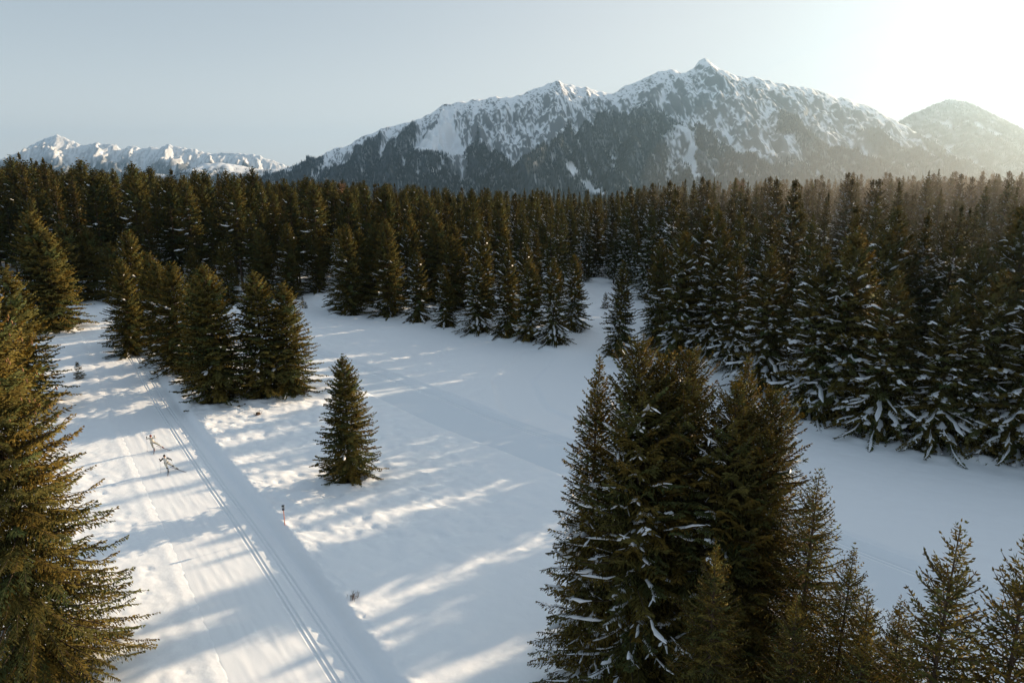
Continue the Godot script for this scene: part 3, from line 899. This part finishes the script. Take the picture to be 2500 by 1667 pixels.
	print("forest: %d singles, %d in the mass" % [singles, cells.size() - singles])
	# leafless larches among the spruces
	var bare := larch(21.0, 4.2, 51)
	for l in [[-57.0, 235.0, 1.24, "leafless brown larch showing above the forest, left of centre"], [-116.0, 236.0, 1.2, "leafless brown larch in the forest on the left"], [62.0, 190.0, 1.15, "leafless larch among snowy spruces on the right"]]:
		var o := thing("bare_larch", Vector3(l[0], ground_h(l[0], l[1]), -l[1]), l[3], "larch tree", "bare larches")
		o.scale = Vector3.ONE * l[2]
		part("trunk", bare.trunk, M.larch, o)
		part("twigs", bare.twigs, M.larch, o)

# ---------------------------------------------------------------- people
# Bones are [from, to, radius, radius, colour]; their smooth union is meshed as surface nets.
func flesh(bones: Array, cell: float, blend: float) -> ArrayMesh:
	var lo := Vector3.ONE * 1e9
	var hi := -lo
	for b in bones:
		var r := Vector3.ONE * (maxf(b[2], b[3]) + blend + cell * 2.0)
		lo = lo.min(b[0] - r).min(b[1] - r)
		hi = hi.max(b[0] + r).max(b[1] + r)
	var nx := int((hi.x - lo.x) / cell) + 2
	var ny := int((hi.y - lo.y) / cell) + 2
	var nz := int((hi.z - lo.z) / cell) + 2
	var f := PackedFloat32Array()
	f.resize(nx * ny * nz)
	f.fill(1.0)
	var near := PackedFloat32Array()
	near.resize(f.size())
	near.fill(9.0)
	var who := PackedInt32Array()
	who.resize(f.size())
	for q in bones.size():
		var b: Array = bones[q]
		var pa: Vector3 = b[0]
		var ba: Vector3 = b[1] - pa
		var l2 := maxf(ba.length_squared(), 1e-9)
		var r := Vector3.ONE * (maxf(b[2], b[3]) + blend + cell * 2.0)
		var c0 := ((pa.min(b[1]) - r - lo) / cell).floor()
		var c1 := ((pa.max(b[1]) + r - lo) / cell).ceil()
		for iz in range(maxi(0, int(c0.z)), mini(nz, int(c1.z) + 1)):
			for iy in range(maxi(0, int(c0.y)), mini(ny, int(c1.y) + 1)):
				for ix in range(maxi(0, int(c0.x)), mini(nx, int(c1.x) + 1)):
					var p := lo + Vector3(ix, iy, iz) * cell
					var t := clampf((p - pa).dot(ba) / l2, 0.0, 1.0)
					var dist := (p - pa - ba * t).length() - lerpf(b[2], b[3], t)
					var at := (iz * ny + iy) * nx + ix
					if dist < near[at]:
						near[at] = dist
						who[at] = q
					var h := maxf(blend - absf(f[at] - dist), 0.0) / blend
					f[at] = minf(f[at], dist) - h * h * blend * 0.25
	var id := PackedInt32Array()
	id.resize(f.size())
	id.fill(-1)
	var v := PackedVector3Array()
	var n := PackedVector3Array()
	var c := PackedColorArray()
	var idx := PackedInt32Array()
	var corner := []
	for k in 8:
		corner.append(Vector3i(k & 1, (k >> 1) & 1, k >> 2))
	for iz in nz - 1:
		for iy in ny - 1:
			for ix in nx - 1:
				var inside := 0
				var val := []
				for k in 8:
					var w: float = f[((iz + corner[k].z) * ny + iy + corner[k].y) * nx + ix + corner[k].x]
					val.append(w)
					if w < 0.0:
						inside += 1
				if inside == 0 or inside == 8:
					continue
				var sum := Vector3.ZERO
				var count := 0
				for k in 8:
					for ax in [1, 2, 4]:
						if k & ax == 0 and (val[k] < 0.0) != (val[k | ax] < 0.0):
							var t: float = val[k] / (val[k] - val[k | ax])
							sum += Vector3(corner[k]).lerp(Vector3(corner[k | ax]), t)
							count += 1
				var here := (iz * ny + iy) * nx + ix
				id[here] = v.size()
				v.append(lo + (Vector3(ix, iy, iz) + sum / count) * cell)
				n.append(Vector3(val[1] + val[3] + val[5] + val[7] - val[0] - val[2] - val[4] - val[6], val[2] + val[3] + val[6] + val[7] - val[0] - val[1] - val[4] - val[5], val[4] + val[5] + val[6] + val[7] - val[0] - val[1] - val[2] - val[3]).normalized())
				c.append(bones[who[here]][4])
	for iz in range(1, nz - 1):
		for iy in range(1, ny - 1):
			for ix in range(1, nx - 1):
				var here := (iz * ny + iy) * nx + ix
				var s := f[here] < 0.0
				for ax in 3:
					var step: int = [1, nx, nx * ny][ax]
					if s == (f[here + step] < 0.0):
						continue
					var u: int = [nx, nx * ny, 1][ax]
					var w: int = [nx * ny, 1, nx][ax]
					var q := [id[here - u - w], id[here - w], id[here], id[here - u]]
					if q.min() < 0:
						continue
					if s:
						idx.append_array([q[0], q[2], q[1], q[0], q[3], q[2]])
					else:
						idx.append_array([q[0], q[1], q[2], q[0], q[2], q[3]])
	return arrays_mesh(v, n, c, idx)

# Joints are given in the skier's own axes: x to the skier's left as seen from the front on the right, y up, z towards the camera.
func skier(at: Vector3, turn: float, j: Dictionary, wear: Dictionary, label: String) -> Dictionary:
	var o := thing("person", at, label, "person", "skiers on the trail")
	o.rotation.y = turn
	var skin := Color(0.50, 0.32, 0.24)
	var b := []
	var mid: Vector3 = j.hip.lerp(j.chest, 0.5)
	b.append([j.hip + Vector3(-0.075, 0, 0), j.hip + Vector3(0.075, 0, 0), 0.115, 0.115, wear.hips])
	b.append([j.hip, mid, 0.145, 0.135, wear.top])
	b.append([mid, j.chest, 0.14, 0.17, wear.top])
	b.append([j.shoulder_l.lerp(j.chest, 0.3), j.shoulder_r.lerp(j.chest, 0.3), 0.085, 0.085, wear.top])
	b.append([j.chest, j.neck, 0.07, 0.058, wear.top])
	b.append([j.neck, j.head, 0.055, 0.06, skin])
	for s in ["l", "r"]:
		b.append([j["shoulder_" + s], j["elbow_" + s], 0.070, 0.054, wear.sleeve])
		b.append([j["elbow_" + s], j["wrist_" + s], 0.054, 0.038, wear.sleeve])
		var hip: Vector3 = j.hip + Vector3(0.095 * (1.0 if s == "r" else -1.0), -0.02, 0)
		b.append([hip, j["knee_" + s], 0.108, 0.072, wear.legs])
		var calf: Vector3 = j["knee_" + s].lerp(j["ankle_" + s], 0.35)
		b.append([j["knee_" + s], calf, 0.068, 0.066, wear.knee])
		b.append([calf, j["ankle_" + s], 0.066, 0.048, wear.shin])
		b.append([j["ankle_" + s], j["toe_" + s], 0.052, 0.040, wear.boot])
		# a hand closed round the grip: palm, thumb and four bent fingers
		var w: Vector3 = j["wrist_" + s]
		var fwd: Vector3 = (w - j["elbow_" + s]).normalized()
		var grip := Vector3(0, 0, 1).cross(fwd).normalized()
		var palm := w + fwd * 0.07
		b.append([w, palm, 0.030, 0.034, wear.glove])
		for k in 4:
			var off := grip * (0.024 * (k - 1.5))
			var l: float = [0.040, 0.045, 0.043, 0.034][k]
			var p1 := palm + off + fwd * 0.02
			var p2 := p1 + fwd * l * 0.6 + Vector3(0, 0, l * 0.7)
			b.append([p1, p2, 0.011, 0.010, wear.glove])
			b.append([p2, p2 - fwd * l * 0.8 + Vector3(0, 0, 0.008), 0.010, 0.009, wear.glove])
		b.append([w + fwd * 0.03 + grip * 0.03, palm + grip * 0.05 + Vector3(0, 0, 0.035), 0.012, 0.010, wear.glove])
	part("body", flesh(b, 0.017, 0.035), M.cloth, o)
	var head: Vector3 = j.head
	var hd := []
	hd.append([head + Vector3(0, 0.02, -0.012), head + Vector3(0, 0.075, -0.005), 0.088, 0.092, skin])
	hd.append([head + Vector3(0, -0.05, 0.035), head + Vector3(0, 0.0, 0.03), 0.050, 0.068, skin])
	hd.append([head + Vector3(0, 0.035, 0.085), head + Vector3(0, 0.0, 0.108), 0.012, 0.017, skin])
	hd.append([head + Vector3(-0.02, -0.045, 0.082), head + Vector3(0.02, -0.045, 0.082), 0.010, 0.010, Color(0.42, 0.20, 0.17)])
	for s in [-1.0, 1.0]:
		hd.append([head + Vector3(0.09 * s, 0.0, -0.01), head + Vector3(0.095 * s, 0.045, -0.015), 0.016, 0.018, skin])
		hd.append([head + Vector3(0.034 * s, 0.036, 0.078), head + Vector3(0.034 * s, 0.036, 0.08), 0.014, 0.014, Color(0.08, 0.06, 0.05)])
	part("head", flesh(hd, 0.009, 0.02), M.cloth, o)
	var cap := SphereMesh.new()
	cap.radius = 0.106
	cap.height = 0.125
	cap.is_hemisphere = true
	cap.radial_segments = 14
	cap.rings = 6
	var hat := part("hat", cap, wear.hat, o)
	hat.position = head + Vector3(0, 0.062, -0.008)
	var v := PackedVector3Array()
	var n := PackedVector3Array()
	var i := PackedInt32Array()
	tube(v, n, i, [head + Vector3(-0.09, 0.045, 0.02), head + Vector3(-0.05, 0.042, 0.085), head + Vector3(0.05, 0.042, 0.085), head + Vector3(0.09, 0.045, 0.02)], [0.014, 0.026, 0.026, 0.014], 6)
	part("sunglasses", arrays_mesh(v, n, null, i), M.black, o)
	if wear.belt:
		var ring := TorusMesh.new()
		ring.inner_radius = 0.115
		ring.outer_radius = 0.175
		ring.rings = 18
		ring.ring_segments = 8
		var belt := part("belt_bag", ring, M.black, o)
		belt.position = j.hip + Vector3(0, 0.06, 0.0)
		belt.scale = Vector3(1.1, 1.9, 0.95)
	return {"node": o, "joints": j}

func blade_ski(called: String, from: Vector3, dir: Vector3, label: String, mat: Material) -> void:
	var v := PackedVector3Array()
	var c := dir.normalized()
	var side := c.cross(Vector3.UP).normalized()
	var up := side.cross(c)
	var o := thing(called, from, label, "ski", "skate skis")
	var st := PackedVector3Array()
	var idx := PackedInt32Array()
	for k in 12:
		var t := k / 11.0
		var w := 0.024 * (1.0 - pow(maxf(0.0, (t - 0.86) / 0.14), 2.0) * 0.8)
		var lift := 0.012 + 0.11 * pow(maxf(0.0, (t - 0.86) / 0.14), 2.0)
		var at := c * (t * 1.86 - 0.86) + up * lift
		st.append_array([at - side * w, at + side * w, at + side * w - up * 0.012, at - side * w - up * 0.012])
	for k in 11:
		for s in 4:
			var a := k * 4 + s
			var b := k * 4 + (s + 1) % 4
			idx.append_array([a, a + 4, b, b, a + 4, b + 4])
	part("ski_blade", arrays_mesh(st, null, null, idx), mat, o)
	var box := BoxMesh.new()
	box.size = Vector3(0.04, 0.025, 0.16)
	var bind := part("binding", box, M.black, o)
	bind.position = up * 0.03
	bind.basis = Basis(side, up, -c)

func pole_stick(hand: Vector3, tip: Vector3, label: String, mat: Material) -> void:
	var o := thing("ski_pole", tip, label, "ski pole", "ski poles")
	var v := PackedVector3Array()
	var n := PackedVector3Array()
	var i := PackedInt32Array()
	var up := hand - tip
	tube(v, n, i, [Vector3.ZERO, up * 0.97], [0.006, 0.009], 6)
	part("shaft", arrays_mesh(v, n, null, i), mat, o)
	v = PackedVector3Array()
	n = PackedVector3Array()
	i = PackedInt32Array()
	tube(v, n, i, [up * 0.9, up * 1.02], [0.016, 0.018], 6)
	part("grip", arrays_mesh(v, n, null, i), M.black, o)
	v = PackedVector3Array()
	n = PackedVector3Array()
	i = PackedInt32Array()
	tube(v, n, i, [up * 0.03, up * 0.045], [0.035, 0.012], 8)
	part("basket", arrays_mesh(v, n, null, i), M.black, o)

func build_people() -> void:
	var white := Color(0.62, 0.60, 0.56)
	var pale := Color(0.55, 0.50, 0.42)
	var grey := Color(0.36, 0.33, 0.27)
	var dark := Color(0.02, 0.02, 0.022)
	var red := Color(0.25, 0.03, 0.035)
	# nearer skier
	var a := {"hip": Vector3(0, 0.86, 0), "chest": Vector3(-0.03, 1.24, 0.14), "neck": Vector3(-0.05, 1.42, 0.19), "head": Vector3(-0.06, 1.55, 0.24),
		"shoulder_l": Vector3(-0.21, 1.35, 0.15), "elbow_l": Vector3(-0.40, 1.20, 0.28), "wrist_l": Vector3(-0.42, 1.40, 0.42),
		"shoulder_r": Vector3(0.15, 1.34, 0.15), "elbow_r": Vector3(0.38, 1.22, 0.20), "wrist_r": Vector3(0.48, 1.24, 0.40),
		"knee_l": Vector3(0.02, 0.50, 0.18), "ankle_l": Vector3(0.08, 0.10, 0.02), "toe_l": Vector3(0.09, 0.07, 0.21),
		"knee_r": Vector3(0.42, 0.56, 0.05), "ankle_r": Vector3(0.76, 0.20, -0.08), "toe_r": Vector3(0.88, 0.13, 0.04)}
	var spot := Vector3(-30.9, 0, -57.0)
	spot.y = trail_h(spot.x, 57.0) + 0.02
	skier(spot, 0.35, a, {"top": white, "hips": white, "sleeve": dark, "legs": pale, "knee": dark, "shin": white, "boot": dark, "glove": dark, "hat": M.black, "belt": true}, "skier in white with black waist bag and dark arms, nearer of two")
	ski_set(spot, 0.35, a, "nearer")
	var b := {"hip": Vector3(0, 0.88, 0), "chest": Vector3(-0.03, 1.25, 0.16), "neck": Vector3(-0.04, 1.42, 0.22), "head": Vector3(-0.05, 1.54, 0.27),
		"shoulder_l": Vector3(-0.21, 1.36, 0.16), "elbow_l": Vector3(-0.40, 1.34, 0.30), "wrist_l": Vector3(-0.36, 1.55, 0.42),
		"shoulder_r": Vector3(0.15, 1.36, 0.16), "elbow_r": Vector3(0.34, 1.36, 0.28), "wrist_r": Vector3(0.30, 1.58, 0.40),
		"knee_l": Vector3(0.0, 0.50, 0.16), "ankle_l": Vector3(0.08, 0.10, 0.0), "toe_l": Vector3(0.09, 0.07, 0.19),
		"knee_r": Vector3(0.44, 0.60, 0.02), "ankle_r": Vector3(0.78, 0.24, -0.12), "toe_r": Vector3(0.90, 0.16, 0.0)}
	var spot2 := Vector3(-34.6, 0, -61.8)
	spot2.y = trail_h(spot2.x, 61.8) + 0.02
	skier(spot2, 0.35, b, {"top": pale, "hips": pale, "sleeve": white, "legs": grey, "knee": grey, "shin": white, "boot": red, "glove": dark, "hat": M.dark_red, "belt": false}, "skier in pale suit with red boots and both hands raised, farther of two")
	ski_set(spot2, 0.35, b, "farther")

func ski_set(at: Vector3, turn: float, j: Dictionary, which: String) -> void:
	var r := Basis(Vector3.UP, turn)
	blade_ski("ski", at + r * (j.toe_l + Vector3(0, -0.065, 0)), r * Vector3(0.06, 0, 1), "long narrow ski flat on the snow under the %s skier" % which, M.ski)
	blade_ski("ski", at + r * (j.toe_r + Vector3(0, -0.05, 0)), r * Vector3(0.78, -0.16, 0.6), "long narrow ski pushed out sideways by the %s skier" % which, M.ski)
	pole_stick(at + r * j.wrist_l + r * Vector3(0, 0.02, 0.05), at + r * Vector3(-0.5, 0.0, 0.1), "thin pole in the bent right arm of the %s skier" % which, M.pole)
	pole_stick(at + r * j.wrist_r + r * Vector3(0, 0.02, 0.05), at + r * Vector3(0.62, 0.0, -0.25), "thin pole in the left hand of the %s skier" % which, M.pole)

# ---------------------------------------------------------------- small things
func build_small() -> void:
	var x := -16.6
	var d := 45.6
	var o := thing("marker_stake", Vector3(x, ground_h(x, d), -d), "orange stake with small dark box on top beside the trail", "trail marker")
	var v := PackedVector3Array()
	var n := PackedVector3Array()
	var i := PackedInt32Array()
	tube(v, n, i, [Vector3(0, -0.4, 0), Vector3(-0.01, 0.55, 0), Vector3(-0.03, 1.25, 0)], [0.026, 0.026, 0.024], 8)
	part("stake", arrays_mesh(v, n, null, i), M.orange, o)
	var box := BoxMesh.new()
	box.size = Vector3(0.15, 0.34, 0.12)
	var head := part("marker_box", box, M.slate, o)
	head.position = Vector3(-0.03, 1.32, 0)
	var lid := BoxMesh.new()
	lid.size = Vector3(0.18, 0.03, 0.15)
	part("box_lid", lid, M.black, o).position = Vector3(-0.03, 1.51, 0)
	var plate := BoxMesh.new()
	plate.size = Vector3(0.10, 0.10, 0.01)
	part("plate", plate, M.pale, o).position = Vector3(-0.03, 1.38, 0.066)
	# snowed-in stump
	x = -27.7
	d = 70.7
	o = thing("tree_stump", Vector3(x, ground_h(x, d), -d), "small dark stump with dry twigs in the bumpy snow by the trail", "stump")
	v = PackedVector3Array()
	n = PackedVector3Array()
	i = PackedInt32Array()
	tube(v, n, i, [Vector3(0, -0.3, 0), Vector3(0, 0.05, 0), Vector3(0.02, 0.34, 0), Vector3(0.02, 0.36, 0)], [0.34, 0.26, 0.22, 0.01], 9)
	part("stump_wood", arrays_mesh(v, n, null, i), M.bark, o)
	v = PackedVector3Array()
	n = PackedVector3Array()
	i = PackedInt32Array()
	rng.seed = 5
	for k in 26:
		var a := rng.randf() * TAU
		var out := Vector3(cos(a), rng.randf_range(0.4, 1.6), sin(a)).normalized() * rng.randf_range(0.3, 0.65)
		tube(v, n, i, [Vector3(cos(a), 0.0, sin(a)) * 0.2, Vector3(cos(a), 0.2, sin(a)) * 0.2 + out], [0.012, 0.005], 3)
	part("twigs", arrays_mesh(v, n, null, i), M.larch, o)
	# dry shrub twigs that poke through the snow
	var shrubs := [[-9.6, 36.6, 0.65, "sparse dry twigs poking through snow right of the trail"], [24.6, 99.0, 1.5, "bare twiggy bush at the foot of the right hand forest"], [-47.5, 147.0, 1.6, "grey twiggy bush at the meadow's far left corner"]]
	for s in shrubs:
		o = thing("dry_shrub", Vector3(s[0], ground_h(s[0], s[1]), -s[1]), s[3], "shrub")
		v = PackedVector3Array()
		n = PackedVector3Array()
		i = PackedInt32Array()
		for k in 30:
			var a := rng.randf() * TAU
			var root: Vector3 = Vector3(cos(a), 0, sin(a)) * rng.randf() * 0.7 * s[2]
			var out: Vector3 = Vector3(rng.randf_range(-0.3, 0.3), rng.randf_range(0.4, 1.0), rng.randf_range(-0.3, 0.3)) * 0.7 * s[2]
			tube(v, n, i, [root, root + out * 0.6, root + out + Vector3(0.05, 0, 0.03)], [0.010, 0.007, 0.003], 3)
			for w in 3:
				var q: Vector3 = root + out * rng.randf_range(0.35, 0.9)
				tube(v, n, i, [q, q + Vector3(rng.randf_range(-0.2, 0.2), 0.16, rng.randf_range(-0.2, 0.2)) * s[2]], [0.006, 0.003], 3)
		part("twigs", arrays_mesh(v, n, null, i), M.larch, o)

func build_haze() -> void:
	# frost haze hanging in the forest below the sun
	var o := thing("forest_haze", Vector3(186, 24, -160), "thin sunlit frost haze hanging over the forest at the right", "haze")
	o.set_meta("kind", "stuff")
	var m := FogMaterial.new()
	m.density = 0.00045
	m.albedo = Color(1.0, 0.96, 0.90)
	for k in 6:
		var f := FogVolume.new()
		f.name = "haze_bank"
		f.shape = RenderingServer.FOG_VOLUME_SHAPE_ELLIPSOID
		f.size = Vector3(120 + 38 * k, 44 + 10 * k, 120 + 38 * k)
		f.material = m
		o.add_child(f, true)

# ---------------------------------------------------------------- materials
func mat(c: Color, rough := 0.8, spec := 0.3) -> StandardMaterial3D:
	var m := StandardMaterial3D.new()
	m.albedo_color = c.linear_to_srgb()
	m.roughness = rough
	m.metallic_specular = spec
	return m

func relief(seed_: int, freq: float, size: int, strength: float) -> NoiseTexture2D:
	var t := NoiseTexture2D.new()
	t.width = size
	t.height = size
	t.seamless = true
	t.as_normal_map = true
	t.bump_strength = strength
	t.noise = noise(seed_, freq, 4)
	return t

func build_materials() -> void:
	var snow := mat(Color(0.83, 0.85, 0.88), 0.65, 0.25)
	snow.normal_enabled = true
	snow.normal_texture = relief(3, 0.012, 512, 3.0)
	snow.normal_scale = 0.55
	snow.uv1_triplanar = true
	snow.uv1_world_triplanar = true
	snow.uv1_scale = Vector3.ONE * 0.17
	M.snow = snow
	var groomed := mat(Color(0.82, 0.84, 0.87), 0.6, 0.25)
	groomed.normal_enabled = true
	groomed.normal_texture = relief(4, 0.03, 512, 2.0)
	groomed.normal_scale = 0.15
	groomed.uv1_triplanar = true
	groomed.uv1_world_triplanar = true
	groomed.uv1_scale = Vector3.ONE * 0.4
	M.groomed = groomed
	var packed := groomed.duplicate()
	packed.albedo_color = Color(0.73, 0.775, 0.825).linear_to_srgb()
	M.packed = packed
	M.branch_snow = mat(Color(0.86, 0.87, 0.90), 0.6, 0.2)
	var needles := mat(Color.WHITE, 0.75, 0.12)
	needles.vertex_color_use_as_albedo = true
	needles.backlight_enabled = true
	needles.backlight = Color(0.64, 0.57, 0.40)
	M.needles = needles
	var mountain := mat(Color.WHITE, 0.9, 0.1)
	mountain.vertex_color_use_as_albedo = true
	M.mountain = mountain
	var cloth := mat(Color.WHITE, 0.75, 0.3)
	cloth.vertex_color_use_as_albedo = true
	M.cloth = cloth
	M.far_wood = mat(Color(0.018, 0.028, 0.035), 0.9, 0.1)
	M.bark = mat(Color(0.075, 0.055, 0.042), 0.9, 0.15)
	M.larch = mat(Color(0.17, 0.105, 0.065), 0.9, 0.15)
	M.cone = mat(Color(0.24, 0.12, 0.055), 0.7, 0.3)
	M.orange = mat(Color(0.62, 0.17, 0.06), 0.5)
	M.slate = mat(Color(0.055, 0.07, 0.09), 0.5)
	M.black = mat(Color(0.012, 0.012, 0.013), 0.5)
	M.dark_red = mat(Color(0.20, 0.025, 0.03), 0.7)
	M.pale = mat(Color(0.6, 0.62, 0.62), 0.5)
	M.ski = mat(Color(0.11, 0.045, 0.045), 0.35)
	M.pole = mat(Color(0.55, 0.55, 0.56), 0.4)
	M.hut = mat(Color(0.10, 0.09, 0.085), 0.8)

# The sky: clear winter air, deeper blue away from the sun, a broad warm veil of light round it.
func sky_picture() -> Image:
	var w := 512
	var h := 256
	var im := Image.create(w, h, false, Image.FORMAT_RGBF)
	var az := deg_to_rad(SUN_AZ)
	var el := deg_to_rad(SUN_EL)
	var sun := Vector3(sin(az) * cos(el), sin(el), -cos(az) * cos(el))
	for j in h:
		var e := PI * (0.5 - (j + 0.5) / h)
		for i in w:
			var a := TAU * (i + 0.5) / w
			var dir := Vector3(sin(a) * cos(e), sin(e), -cos(a) * cos(e))
			var up := maxf(0.0, dir.y)
			var c := Vector3(0.130, 0.174, 0.218).lerp(Vector3(0.54, 0.565, 0.535), exp(-up * 8.4))
			var angle := acos(clampf(dir.dot(sun), -1, 1))
			c += Vector3(0.10, 0.088, 0.074) * exp(-angle / 0.6)
			c += Vector3(0.215, 0.176, 0.148) * exp(-pow(angle / 0.9, 2.0))
			c += Vector3(0.10, 0.09, 0.08) * exp(-angle / 0.16)
			# the glare round the sun levels off
			for k in 3:
				var ease: float = [0.28, 0.30, 0.30][k]
				if c[k] > ease:
					c[k] = ease + 0.11 * tanh((c[k] - ease) / 0.11)
			if dir.y < 0.0:
				c = Vector3(0.27, 0.30, 0.315)
			im.set_pixel(i, j, Color(c.x, c.y, c.z))
	return im

func _ready() -> void:
	var cam := Camera3D.new()
	cam.position = Vector3(0, 25, 0)
	cam.rotation_degrees = Vector3(-13.0, 0, 0)
	cam.fov = 53.1
	cam.near = 0.5
	cam.far = 40000.0
	add_child(cam)
	cam.current = true
	var env := Environment.new()
	env.background_mode = Environment.BG_SKY
	var sky := Sky.new()
	var pano := PanoramaSkyMaterial.new()
	pano.panorama = ImageTexture.create_from_image(sky_picture())
	sky.sky_material = pano
	env.sky = sky
	env.tonemap_mode = Environment.TONE_MAPPER_LINEAR
	env.tonemap_exposure = EXPOSURE
	env.sdfgi_enabled = true
	env.ssao_enabled = true
	env.ssil_enabled = true
	env.volumetric_fog_enabled = true
	env.volumetric_fog_density = 0.00005
	env.volumetric_fog_albedo = Color(0.72, 0.88, 1.0)
	env.volumetric_fog_anisotropy = 0.78
	var we := WorldEnvironment.new()
	we.environment = env
	add_child(we)
	var sun := DirectionalLight3D.new()
	sun.light_energy = SUN_ENERGY
	sun.light_color = Color(1.0, 0.89, 0.74)
	sun.light_angular_distance = 0.5
	sun.shadow_enabled = true
	sun.rotation_degrees = Vector3(-SUN_EL, 180.0 - SUN_AZ, 0)
	add_child(sun)
	n_soft = noise(1, 0.022, 2)
	n_lump = noise(2, 0.42, 2)
	n_fine = noise(3, 0.9, 2)
	n_big = noise(4, 0.0011, 4)
	n_gully = noise(5, 0.0036, 3)
	n_patch = noise(6, 0.0035, 3)
	n_speck = noise(7, 0.016, 2)
	rng.seed = 1
	build_materials()
	var t := Time.get_ticks_msec()
	build_ground()
	print("ground ", Time.get_ticks_msec() - t)
	build_mountains()
	print("mountains ", Time.get_ticks_msec() - t)
	build_trees()
	print("trees ", Time.get_ticks_msec() - t)
	build_people()
	build_small()
	build_haze()
	var tri := 0
	for o in find_children("*", "MeshInstance3D", true, false):
		if not used.has(o.mesh):
			used[o.mesh] = 1
			var a: Array = o.mesh.surface_get_arrays(0)
			tri += (a[Mesh.ARRAY_INDEX].size() if a[Mesh.ARRAY_INDEX] != null else a[Mesh.ARRAY_VERTEX].size()) / 3
	print("triangles ", tri)
	print("all ", Time.get_ticks_msec() - t)
